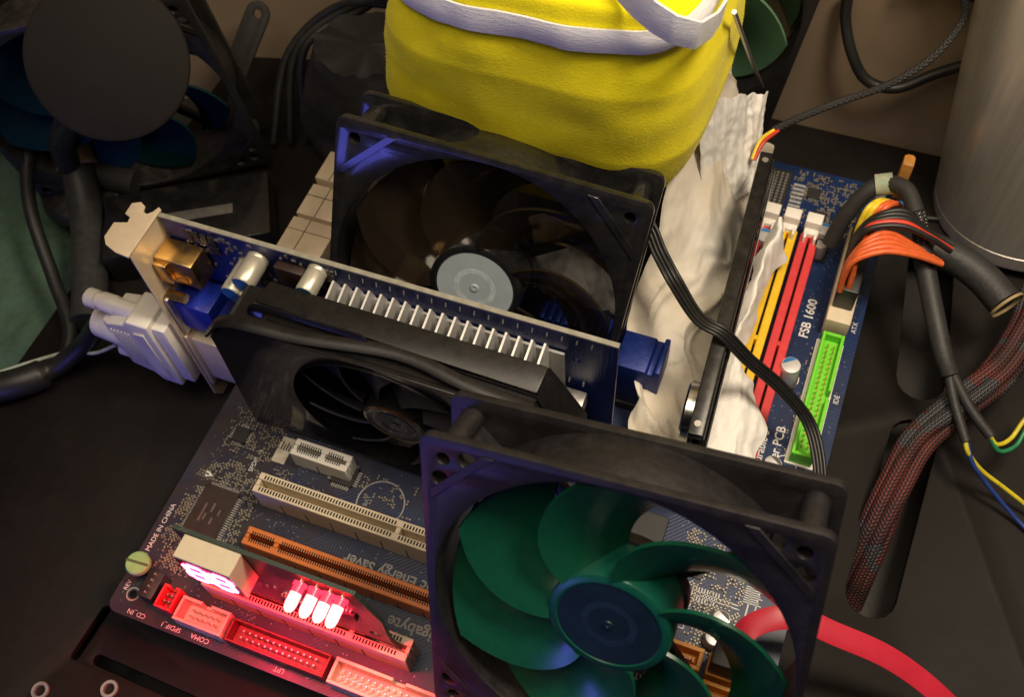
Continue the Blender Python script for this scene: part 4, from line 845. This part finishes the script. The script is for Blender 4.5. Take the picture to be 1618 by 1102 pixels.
cable('black_hose', 'thick dark hose running down past the tan collar at left', [(-196, 262, 60), (-172, 236, 34), (-150, 206, 8), (-126, 172, -10), (-106, 142, -13), (-92, 118, -14)], 8.5, mat('hose_dark', (.03, .03, .03), .45), 'hose', n=20)
cl = MB().lathe([(9.2, -7), (10.2, -6.5), (10.2, 6.5), (9.2, 7)], (-143.5, 197, 2.4), (.52, -.68, -.5), 30); tag(cl.build('hose_collar', mat('collar_tan', (.42, .30, .19), .38, metal=.3), smooth=40), 'tan collar around the thick dark hose', 'collar')
cable('black_hose', 'dark hose crossing behind the tan collar at the left edge', [(-230, 200, 20), (-185, 198, 4), (-145, 196, -6), (-115, 200, -12)], 7.5, MATTE, 'hose', n=18)
cable('black_hose', 'grey hose leaning at the top left corner', [(-215, 300, 90), (-196, 268, 60), (-178, 236, 20), (-172, 216, -10)], 7, mat('hose_grey', (.07, .068, .062), .45), 'hose', n=18)
def cloth(u, v):
    x = -230 + 130 * u; y = 60 + 140 * v; return Vector((x, y, -44 + 26 * (1 - u) + 5 * fbm(x * .03, y * .03, 2) + 3 * ridge(x * .03, y * .02, 5, 3)))
tag(MB().grid(cloth, 50, 50).build('green_cloth', mat('cloth_green', (.05, .095, .065), .9, var=.2), smooth=60, thick=.8), 'dull green cloth lying at the left edge of the bench', 'cloth')
pk = thing('black_connector', 'black cable connector lying on the bench at the left edge', 'connector', (-97, 76, BZ))
MB().tube([(-150, 58, -14), (-125, 66, -13), (-104, 78, -12), (-92, 92, -13), (-78, 104, -2), (-66, 106, 14), (-58, 106.5, 21)], lambda t: 7 if t < .45 else 4.6, 14, 8).build('connector_body', RUB, pk, smooth=60)
tag(MB().tube([(-58, 104, 6), (-72, 101, -4), (-88, 100, -10), (-104, 92, -14), (-120, 80, -16)], .9, 8).build('white_cord', mat('cord_white', (.42, .48, .42), .5), smooth=60), 'thin white cord leading from the white video adapter', 'cord')
# dark clutter behind the glossy fan, against the wall
bg = thing('black_bag', 'dark folded bag behind the glossy fan near the wall', 'bag', (0, 270, BZ))
def bag(u, v):
    a = 2 * math.pi * u; h = v; r_ = (1 - .35 * h ** 2) * (1 + .12 * fbm(math.cos(a), math.sin(a), h * 2)); return Vector((-6 + 44 * math.cos(a) * r_, 276 + 34 * math.sin(a) * r_, BZ + 66 * h + 6 * fbm(math.cos(a) * 2, math.sin(a) * 2, h * 3)))
m = MB().grid(bag, 60, 30); n0 = len(m.v); m.add([(-6, 276, BZ + 67)], []); m.f += [(i * 31 + 30, (i + 1) * 31 + 30, n0) for i in range(60)]
m.build('bag_body', MATTE, bg, smooth=60)
for k in range(3): MB().tube([(-62 + 8 * k, 250 + 4 * k, -16), (-60 + 6 * k, 280, 18 + 4 * k), (-36 + 6 * k, 300, 40), (0, 300, 50 + 3 * k), (34, 296, 58)], 2.2, 8).build('strap', RUB, bg, smooth=60)
tag(MB().lathe([(2.6, 0), (3.4, 1)] + [(3.4 + (.6 if k % 2 else 0), 1.5 + k * 1.6) for k in range(11)] + [(2.4, 20), (0, 20)], (34, 266, 62), (-.95, .1, .3), 20).build('purple_plug', mat('purple_plastic', (.10, .035, .16), .5), smooth=30), 'small ribbed purple plug left of the yellow bundle', 'plug')
